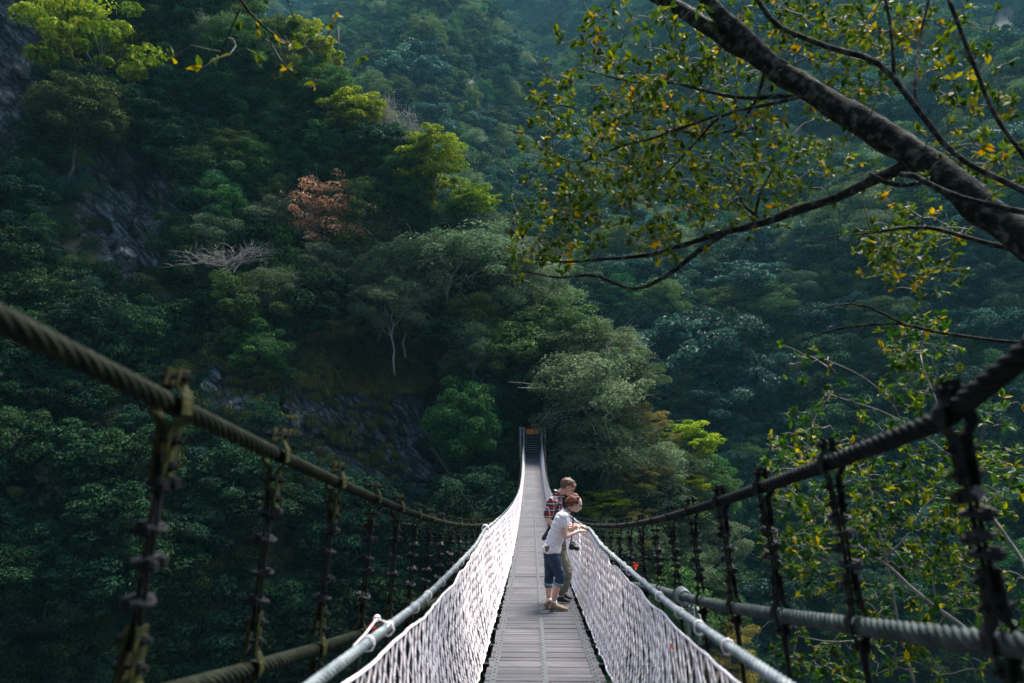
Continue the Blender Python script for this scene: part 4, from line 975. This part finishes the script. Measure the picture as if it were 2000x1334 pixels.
def hand(mb, wrist, d, side, curl=.9, s=1.):
    """palm and five unequal fingers curling down over the rope; side=+1/-1 puts the thumb inward"""
    wrist = np.array(wrist, float); d = np.array(d, float); d /= np.linalg.norm(d); up = np.array([0, 0, 1.]); lat = np.cross(up, d); lat /= np.linalg.norm(lat); dn = np.cross(d, lat) * 1.
    pc = wrist + d * .045 * s; mb.tube([wrist - d * .01, pc, wrist + d * .085 * s], [[.020, .016], [.038 * s, .015 * s], [.040 * s, .013 * s]], 10)
    for i, (o, L) in enumerate(((-.030, .064), (-.010, .076), (.011, .070), (.031, .054))):
        p = wrist + d * .080 * s + lat * o * s; P = [p]; a = -.1
        for j in range(3):
            a += curl * (.5 + .25 * j); p = p + (d * math.cos(a) - dn * math.sin(a)) * L * s * (.45, .32, .23)[j]; P.append(p)
        mb.tube(P, np.array([.0095, .009, .008, .007]) * s, 7); mb.ball(P[-1], (.007 * s,) * 3, 7, 5)
    p = wrist + d * .02 * s + lat * side * .03 * s; P = [p, p + (d * .5 + lat * side * .8 - dn * .2) * .035 * s, p + (d * .9 + lat * side * .6 - dn * .6) * .062 * s]
    mb.tube(P, np.array([.013, .011, .008]) * s, 7); mb.ball(P[-1], (.008 * s,) * 3, 7, 5)
def head(mb, c, ang, s=1., fem=False):
    """c: skull centre; ang: tilt of the face downwards; builds skull, jaw, face, ear"""
    Rm = rotY(ang); f = lambda x, y, z: np.array(c) + Rm @ (np.array([x, y, z]) * s)
    mb.ball(f(-.008, 0, .012), np.array([.098, .076, .098]) * s, 18, 13, Rm); mb.ball(f(.030, 0, -.045), np.array([.062, .058, .075]) * s, 16, 11, Rm)
    mb.ball(f(.052, 0, -.098), np.array([.028, .026, .020]) * s, 12, 8, Rm); mb.tube([f(-.02, 0, -.06), f(.045, 0, -.098)], [[.056 * s, .035 * s], [.030 * s, .022 * s]], 10)
    mb.tube([f(.086, 0, -.004), f(.100, 0, -.030), f(.112, 0, -.046)], np.array([.009, .011, .013]) * s, 8); mb.ball(f(.106, 0, -.048), np.array([.013, .016, .009]) * s, 8, 6, Rm)
    mb.ball(f(.080, 0, .016), np.array([.016, .052, .012]) * s, 12, 8, Rm)
    mb.ball(f(.086, 0, -.068), np.array([.012, .024, .006]) * s, 10, 6, Rm); mb.ball(f(.084, 0, -.079), np.array([.012, .020, .007]) * s, 10, 6, Rm)
    for y in (-1, 1):
        mb.ball(f(.060, y * .040, -.040), np.array([.026, .022, .022]) * s, 10, 8, Rm)
        mb.ball(f(-.008, y * .078, -.022), np.array([.020, .009, .032]) * s, 10, 8, Rm)
    return f
def face_bits(f, p, s, lipmat, brow):
    for y in (-1, 1):
        mb = MB().ball(f(.078, y * .032, -.012), (.012 * s,) * 3, 10, 7); mb.build('eye', M['eye'], p, smooth=True)
        mb = MB().tube([f(.088, y * .014, .010), f(.090, y * .034, .015), f(.078, y * .052, .008)], .0035 * s, 5); mb.build('eyebrow', brow, p)
    MB().tube([f(.092, -.020, -.073), f(.0985, 0, -.073), f(.092, .020, -.073)], .0035 * s, 6).build('lips', lipmat, p, smooth=True)
M['eye'] = surf('eye_dark', (.02, .015, .012), (.05, .04, .03), 60, .2, bmp=0)
skinA = surf('skin_fair', (.58, .33, .26), (.66, .42, .34), 14, .5, bmp=.05); skinB = surf('skin_light', (.50, .29, .22), (.60, .37, .29), 14, .5, bmp=.05)
lip = surf('lip_pink', (.45, .16, .14), (.5, .2, .17), 20, .4, bmp=0)
red_hair = surf('red_hair', (.06, .016, .009), (.17, .045, .018), 40, .6, (.32, .10, .04), bmp=.8, bd=.01, stretch=(1, 3, 1)); brown_hair = surf('brown_hair', (.035, .018, .012), (.12, .065, .04), 45, .5, (.28, .17, .11), bmp=.8, bd=.01, stretch=(1, 3, 1))
cotton = surf('white_cotton', (.70, .66, .69), (.84, .80, .83), 4, .85, bmp=.35, bd=.03, detail=3)
denim = surf('blue_denim', (.006, .014, .04), (.018, .036, .08), 9, .8, (.035, .065, .12), bmp=.3); denim_in = surf('denim_inside', (.13, .2, .28), (.25, .33, .40), 30, .8)
khaki = surf('khaki_cloth', (.09, .09, .07), (.18, .175, .13), 7, .85, bmp=.3); sock = surf('white_sock', (.6, .6, .6), (.75, .75, .75), 30, .9)
shoe_brown = surf('brown_suede', (.05, .04, .03), (.22, .16, .10), 16, .8, (.35, .26, .18)); shoe_black = surf('black_mesh_shoe', (.008, .008, .01), (.03, .03, .035), 30, .7); sole_grey = surf('grey_sole', (.08, .08, .07), (.2, .2, .18), 20, .7); sole_pale = surf('pale_sole', (.3, .3, .3), (.5, .5, .5), 20, .7)
black_nylon = surf('black_nylon', (.006, .006, .008), (.025, .025, .03), 30, .6)
def plaid():
    m, nt, b = newmat('plaid_cloth'); tc = N(nt, 'ShaderNodeTexCoord'); sp = N(nt, 'ShaderNodeSeparateXYZ'); nt.links.new(tc.outputs['Object'], sp.inputs[0])
    def band(sock, per, wd, off=0.):
        a = N(nt, 'ShaderNodeMath', operation='MULTIPLY_ADD'); a.inputs[1].default_value = 1 / per; a.inputs[2].default_value = off; nt.links.new(sock, a.inputs[0])
        f = N(nt, 'ShaderNodeMath', operation='FRACT'); nt.links.new(a.outputs[0], f.inputs[0]); l = N(nt, 'ShaderNodeMath', operation='LESS_THAN'); l.inputs[1].default_value = wd; nt.links.new(f.outputs[0], l.inputs[0]); return l.outputs[0]
    ad = N(nt, 'ShaderNodeMath', operation='ADD'); nt.links.new(sp.outputs[0], ad.inputs[0]); nt.links.new(sp.outputs[1], ad.inputs[1])
    c = (.012, .014, .03)
    c = mixc(nt, band(sp.outputs[2], .095, .42), c, (.26, .018, .03)); g = N(nt, 'ShaderNodeMath', operation='MULTIPLY'); g.inputs[1].default_value = .65; nt.links.new(band(ad.outputs[0], .095, .42), g.inputs[0]); c = mixc(nt, g.outputs[0], c, (.10, .012, .02))
    for s_ in (sp.outputs[2], ad.outputs[0]):
        h = N(nt, 'ShaderNodeMath', operation='MULTIPLY'); h.inputs[1].default_value = .75; nt.links.new(band(s_, .095, .13, .3), h.inputs[0]); c = mixc(nt, h.outputs[0], c, (.62, .60, .63))
    nt.links.new(c, b.inputs['Base Color']); b.inputs['Roughness'].default_value = .85; bump(nt, b, noise(nt, 9, 4), .4, .02); return m
M['plaid'] = plaid()
def shoe(parent, heel, toe, h, upper, sole, s=1.):
    heel = np.array(heel, float); toe = np.array(toe, float); d = toe - heel; L = np.linalg.norm(d); d /= L; mb = MB()
    P = [heel + d * L * t + [0, 0, z] for t, z in ((.06, .055), (.25, .062), (.5, .052), (.75, .042), (.93, .034))]
    mb.tube(P, np.array([[.034, .042], [.040, .048], [.042, .040], [.044, .030], [.030, .020]]) * s, 12); mb.ball(P[0], (.036, .036, .04), 10, 8); mb.ball(P[-1], (.030, .034, .022), 10, 8)
    mb.tube([heel + d * .05 + [0, 0, .05], heel + d * .055 + [0, 0, h]], [[.045, .04], [.042, .04]], 12)
    sh = body_mesh('shoe', mb, upper, parent, .007, 2); mb = MB(); P = [heel + d * L * t + [0, 0, .013] for t in (-.02, .1, .3, .5, .75, .92, 1.0)]
    mb.tube(P, np.array([[.030, .014], [.040, .016], [.040, .015], [.042, .015], [.048, .014], [.040, .013], [.018, .011]]) * s, 12); mb.build('sole', sole, sh, smooth=True)
    for k in range(3):
        c = heel + d * L * (.42 + .1 * k) + [0, 0, .096 - .012 * k]; MB().tube([c + [0, -.02, 0], c + [.004, 0, .004], c + [0, .02, 0]], .0035, 5).build('lace', sole_pale, sh)
# woman
wy = 11.8; woman = thing('person', 'woman with red tied-up hair, white t-shirt and rolled jeans leaning on the right handrail', 'person', (.322, wy, float(deckz(wy)) + .002))
K1 = .001647
def Wp(a, b, y=0.): return (a - 230) * K1, y, (1250 - b) * K1
skin = MB()
limb(skin, [Wp(213, 790), Wp(228, 690), Wp(272, 570), Wp(315, 455), Wp(340, 415)], [(.14, .105), (.115, .09), (.13, .10), (.15, .09), (.09, .06)], 18)
limb(skin, [Wp(335, 425), Wp(372, 385), Wp(405, 365)], [.055, .045, .045]); fw_ = head(skin, Wp(424, 336), R(22), .98)
for y, sh_, el, wr_ in ((-1, (322, 440), (318, 622), (446, 574)), (1, (338, 432), (362, 590), (436, 542))):
    limb(skin, [Wp(*sh_, y * .150), Wp(*el, y * .185), Wp(*wr_, y * .06 + .01)], [.044, .036, .024]); hand(skin, Wp(*wr_, y * .06 + .01), (.9, -y * .25, .12), -y, .8)
for y, hp, kn, ak in ((-1, (222, 800), (284, 965), (226, 1165)), (1, (200, 800), (192, 965), (184, 1160))):
    limb(skin, [Wp(*hp, y * .08), Wp(*kn, y * .085), Wp((kn[0] + ak[0]) / 2 - 4, (kn[1] + ak[1]) / 2 - 18, y * .085), Wp(*ak, y * .08), Wp(ak[0] + 4, ak[1] + 45, y * .08)], [.085, .056, .054, .034, .036])
body = body_mesh('body', skin, skinA, woman, .0085, 3); face_bits(fw_, woman, .98, lip, red_hair)
mb = MB(); limb(mb, [Wp(212, 742), Wp(226, 690), Wp(270, 570), Wp(313, 458), Wp(336, 420)], [(.175, .142), (.150, .122), (.148, .118), (.165, .108), (.10, .07)], 20)
for y in (-1, 1): limb(mb, [Wp(322, 445, y * .145), Wp(322 + (8 if y > 0 else 0), 505, y * .165)], [.064, .060])
body_mesh('t_shirt', mb, cotton, woman, .009, 3, .014)
mb = MB(); limb(mb, [Wp(214, 735), Wp(214, 800)], [(.150, .128), (.158, .125)], 20)
for y, hp, kn, cf in ((-1, (224, 805), (284, 960), (266, 1018)), (1, (200, 805), (194, 960), (184, 1040))): limb(mb, [Wp(*hp, y * .08), Wp(*kn, y * .085), Wp(*cf, y * .085)], [.098, .074, .066])
jeans = body_mesh('jeans', mb, denim, woman, .009, 3, .008)
for y, a, b in ((-1, (268, 1010), (262, 1032)), (1, (185, 1032), (183, 1052))): MB().tube([Wp(*a, y * .085), Wp(*b, y * .085)], [.072, .072], 18).build('cuff', denim_in, jeans, smooth=True)
mb = MB(); Rm = rotY(R(22)); hc = np.array(Wp(410, 318)); mb.ball(hc, (.106, .084, .098), 18, 13, Rm); mb.ball(hc + [-.035, 0, .0], (.075, .075, .085), 14, 10)
for k in range(26):
    d = sph(np.random.default_rng(k), 1)[0]; d[0] = -abs(d[0]) * .8; d[2] = abs(d[2]) * .9 - .15; mb.ball(hc + d * [.10, .075, .09], (.026, .022, .02), 8, 6)
mb.ball(hc + [.015, 0, .085], (.050, .045, .032), 10, 8); mb.ball(hc + [.06, -.035, .055], (.03, .03, .02), 8, 6); hw = body_mesh('hair', mb, red_hair, woman, .008, 1)
def curls(c, rad, n, mat, par, L, w_, seed, down):
    r_ = np.random.default_rng(seed); mb = MB()
    for _ in range(n):
        d = sph(r_, 1)[0]; d[2] = abs(d[2]) * .9 - .1; d[0] = d[0] * .8 - .15
        p = c + d * rad; t = np.cross(d, sph(r_, 1)[0]); t /= np.linalg.norm(t); t = t + [down, 0, -.3]
        q = [p, p + t * L * .35 + d * w_, p + t * L * .7 + d * w_ * .2, p + t * L - d * w_ * .3 + r_.normal(0, w_ * .6, 3)]
        mb.tube(q, [.005, .006, .005, .002], 4, tint=r_.random())
    o = mb.build('strands', mat, par, smooth=True); o['kind'] = 'stuff'
curls(hc, np.array([.108, .086, .10]), 150, red_hair, hw, .06, .012, 4, -.2)
MB().ball(np.array(Wp(436, 325)) + [0, -.085, 0], (.026, .008, .022), 10, 7).build('hair_tie', black_nylon, woman, smooth=True)
mb = MB(); a = np.linspace(0, 2 * math.pi, 20); c = np.array(Wp(362, 388)); mb.tube(np.stack([c[0] + .05 * np.cos(a), .055 * np.sin(a), c[2] - .045 * np.cos(a)], -1), .008, 6); mb.build('collar', black_nylon, woman, smooth=True)
for y, ak in ((-1, (228, 1160)), (1, (184, 1155))):
    MB().tube([Wp(ak[0], ak[1] + 4, y * .08), Wp(ak[0] + 2, ak[1] + 40, y * .08)], [.040, .042], 12).build('sock', sock, woman, smooth=True)
shoe(woman, (*Wp(192, 0, -.08)[:2], 0.0), (*Wp(345, 0, -.10)[:2], 0.0), .13, shoe_brown, sole_grey); shoe(woman, (*Wp(155, 0, .08)[:2], 0.0), (*Wp(310, 0, .08)[:2], 0.0), .13, shoe_brown, sole_grey)
wl = np.array([.322, wy, float(deckz(wy))])
ph = thing('phone', 'pinkish-brown phone sticking out of the back pocket of the woman\'s jeans', 'phone', wl + Wp(172, 716, -.150)); MB().box((0, 0, 0), (.034, .005, .04), rotY(R(-8))).build('case', surf('tan_case', (.35, .2, .17), (.42, .27, .22), 20, .5), ph); MB().box((.0, -.006, .0), (.028, .0015, .033), rotY(R(-8))).build('screen', surf('phone_glass', (.12, .08, .08), (.16, .11, .11), 20, .2), ph)
# man
my = 12.6; man = thing('person', 'man with short brown hair in red plaid shirt and khaki trousers behind the woman', 'person', (.485, my, float(deckz(my)) + .002))
K2 = .00176
def Mp(a, b, y=0.): return (a - 310) * K2, y, (1180 - b) * K2
skin = MB()
limb(skin, [Mp(268, 730), Mp(262, 640), Mp(246, 470), Mp(242, 340), Mp(262, 275)], [(.15, .11), (.14, .10), (.16, .115), (.18, .10), (.10, .07)], 18)
limb(skin, [Mp(262, 285), Mp(300, 236), Mp(330, 215)], [.065, .056, .055]); fm_ = head(skin, Mp(364, 190), R(38), 1.08)
for y, sh_, el, wr_ in ((-1, (218, 320), (164, 482), (352, 533)), (1, (262, 318), (300, 480), (385, 528))):
    limb(skin, [Mp(*sh_, y * .18), Mp(*el, y * .24), Mp(*wr_, y * .06)], [.050, .044, .028]); hand(skin, Mp(*wr_, y * .06), (.95, -y * .2, .12), -y, .8, 1.08)
for y, hp, kn, ak in ((-1, (262, 760), (338, 935), (288, 1125)), (1, (280, 760), (348, 935), (318, 1125))):
    limb(skin, [Mp(*hp, y * .09), Mp(*kn, y * .10), Mp(*ak, y * .10), Mp(ak[0] + 4, ak[1] + 35, y * .10)], [.095, .062, .038, .040])
body_mesh('body', skin, skinB, man, .0085, 3); face_bits(fm_, man, 1.08, lip, brown_hair)
mb = MB(); limb(mb, [Mp(268, 715), Mp(262, 640), Mp(246, 470), Mp(240, 345), Mp(258, 280)], [(.175, .135), (.165, .125), (.180, .138), (.195, .118), (.115, .080)], 20)
for y in (-1, 1): limb(mb, [Mp(220 + (40 if y > 0 else 0), 318, y * .175), Mp(182 + (90 if y > 0 else 0), 425, y * .22)], [.082, .072])
shirt = body_mesh('plaid_shirt', mb, M['plaid'], man, .009, 3, .014)
mb = MB(); c = np.array(Mp(282, 252)); a = np.linspace(0, 2 * math.pi, 20); mb.tube(np.stack([c[0] + .066 * np.cos(a) , .072 * np.sin(a), c[2] - .052 * np.cos(a)], -1), [[.012, .022]] * 20, 8); mb.build('collar', M['plaid'], shirt, smooth=True)
mb = MB(); limb(mb, [Mp(268, 710), Mp(270, 770)], [(.160, .125), (.165, .125)], 20)
for y, hp, kn, ak in ((-1, (264, 765), (340, 930), (296, 1090)), (1, (282, 765), (350, 930), (322, 1090))): limb(mb, [Mp(*hp, y * .09), Mp(*kn, y * .10), Mp(*ak, y * .10)], [.110, .088, .058])
body_mesh('trousers', mb, khaki, man, .009, 3, .012)
mb = MB(); Rm = rotY(R(38)); hc = np.array(Mp(358, 172)); mb.ball(hc + [-.008, 0, .005], (.108, .088, .100), 18, 13, Rm); mb.ball(hc + [.065, 0, .03], (.055, .065, .036), 12, 9, rotY(R(50))); mb.ball(hc + [-.065, 0, -.03], (.05, .07, .06), 12, 9)
for k in range(22):
    d = sph(np.random.default_rng(k + 60), 1)[0]; d[2] = abs(d[2]); mb.ball(hc + d * [.105, .08, .098], (.026, .018, .016), 8, 6)
hm = body_mesh('hair', mb, brown_hair, man, .008, 1)
curls(hc, np.array([.110, .09, .104]), 130, brown_hair, hm, .05, .006, 5, .9)
shoe(man, (*Mp(262, 0, -.10)[:2], 0.), (*Mp(360, 0, -.12)[:2], 0.), .10, shoe_black, sole_pale); shoe(man, (*Mp(290, 0, .10)[:2], 0.), (*Mp(385, 0, .10)[:2], 0.), .10, shoe_black, sole_pale)
ml = np.array([.485, my, float(deckz(my))])
# camera and shoulder bag
cc = ml + np.array(Mp(383, 690, -.20)); ct = thing('camera', 'black camera with lens hanging in front of the man above the net', 'camera', cc, ); ct.rotation_euler = (0, R(18), R(-12))
mb = MB().box((0, 0, 0), (.034, .070, .048)); mb.box((.004, 0, .056), (.026, .028, .016), taper=.7); mb.box((.026, .052, -.004), (.018, .018, .044)); o = mb.build('camera_body', black_nylon, ct); md = o.modifiers.new('b', 'BEVEL'); md.width = .006; md.segments = 2
ln = MB().tube([[.03, 0, -.004], [.07, 0, -.004], [.072, 0, -.004], [.115, 0, -.004]], [.034, .034, .037, .037], 18).build('lens', black_nylon, ct); MB().tube([[.1155, 0, -.004], [.1165, 0, -.004]], .030, 18).build('lens_glass', surf('lens_glass', (.01, .012, .02), (.02, .025, .04), 5, .08, bmp=0), ln)
MB().tube([[-.02, -.07, .03], [-.06, -.03, .25], [-.16, .06, .55], [-.20, .12, .72]], [[.004, .012]] * 4, 6).build('neck_strap', black_nylon, ct)
bp = ml + np.array(Mp(150, 600, -.10)); bt = thing('shoulder_bag', 'black shoulder bag hanging at the man\'s back beside the woman\'s waist', 'bag', bp)
mb = MB(); limb(mb, [(-.01, -.02, -.06), (.06, 0, .02), (.10, .02, .12)], [(.05, .045), (.07, .05), (.05, .04)], 12); body_mesh('bag', mb, black_nylon, bt, .009, 2)
MB().tube([[.05, -.03, .05], [.10, -.09, .20], [.17, -.10, .36], [.22, -.09, .48], [.22, .0, .56]], [[.004, .016]] * 5, 6).build('strap', black_nylon, bt)

# ------------------------------------------------------------------ haze
m, nt, b = newmat('haze_air'); nt.nodes.remove(b); v = N(nt, 'ShaderNodeVolumePrincipled')
v.inputs['Color'].default_value = (.22, .60, .80, 1); v.inputs['Density'].default_value = .00015; v.inputs['Anisotropy'].default_value = .2
nt.links.new(v.outputs[0], nt.nodes['Material Output'].inputs['Volume'])
hz = MB().box((0, 260, 130), (420, 400, 165)).build('haze', m); hz['kind'] = 'stuff'
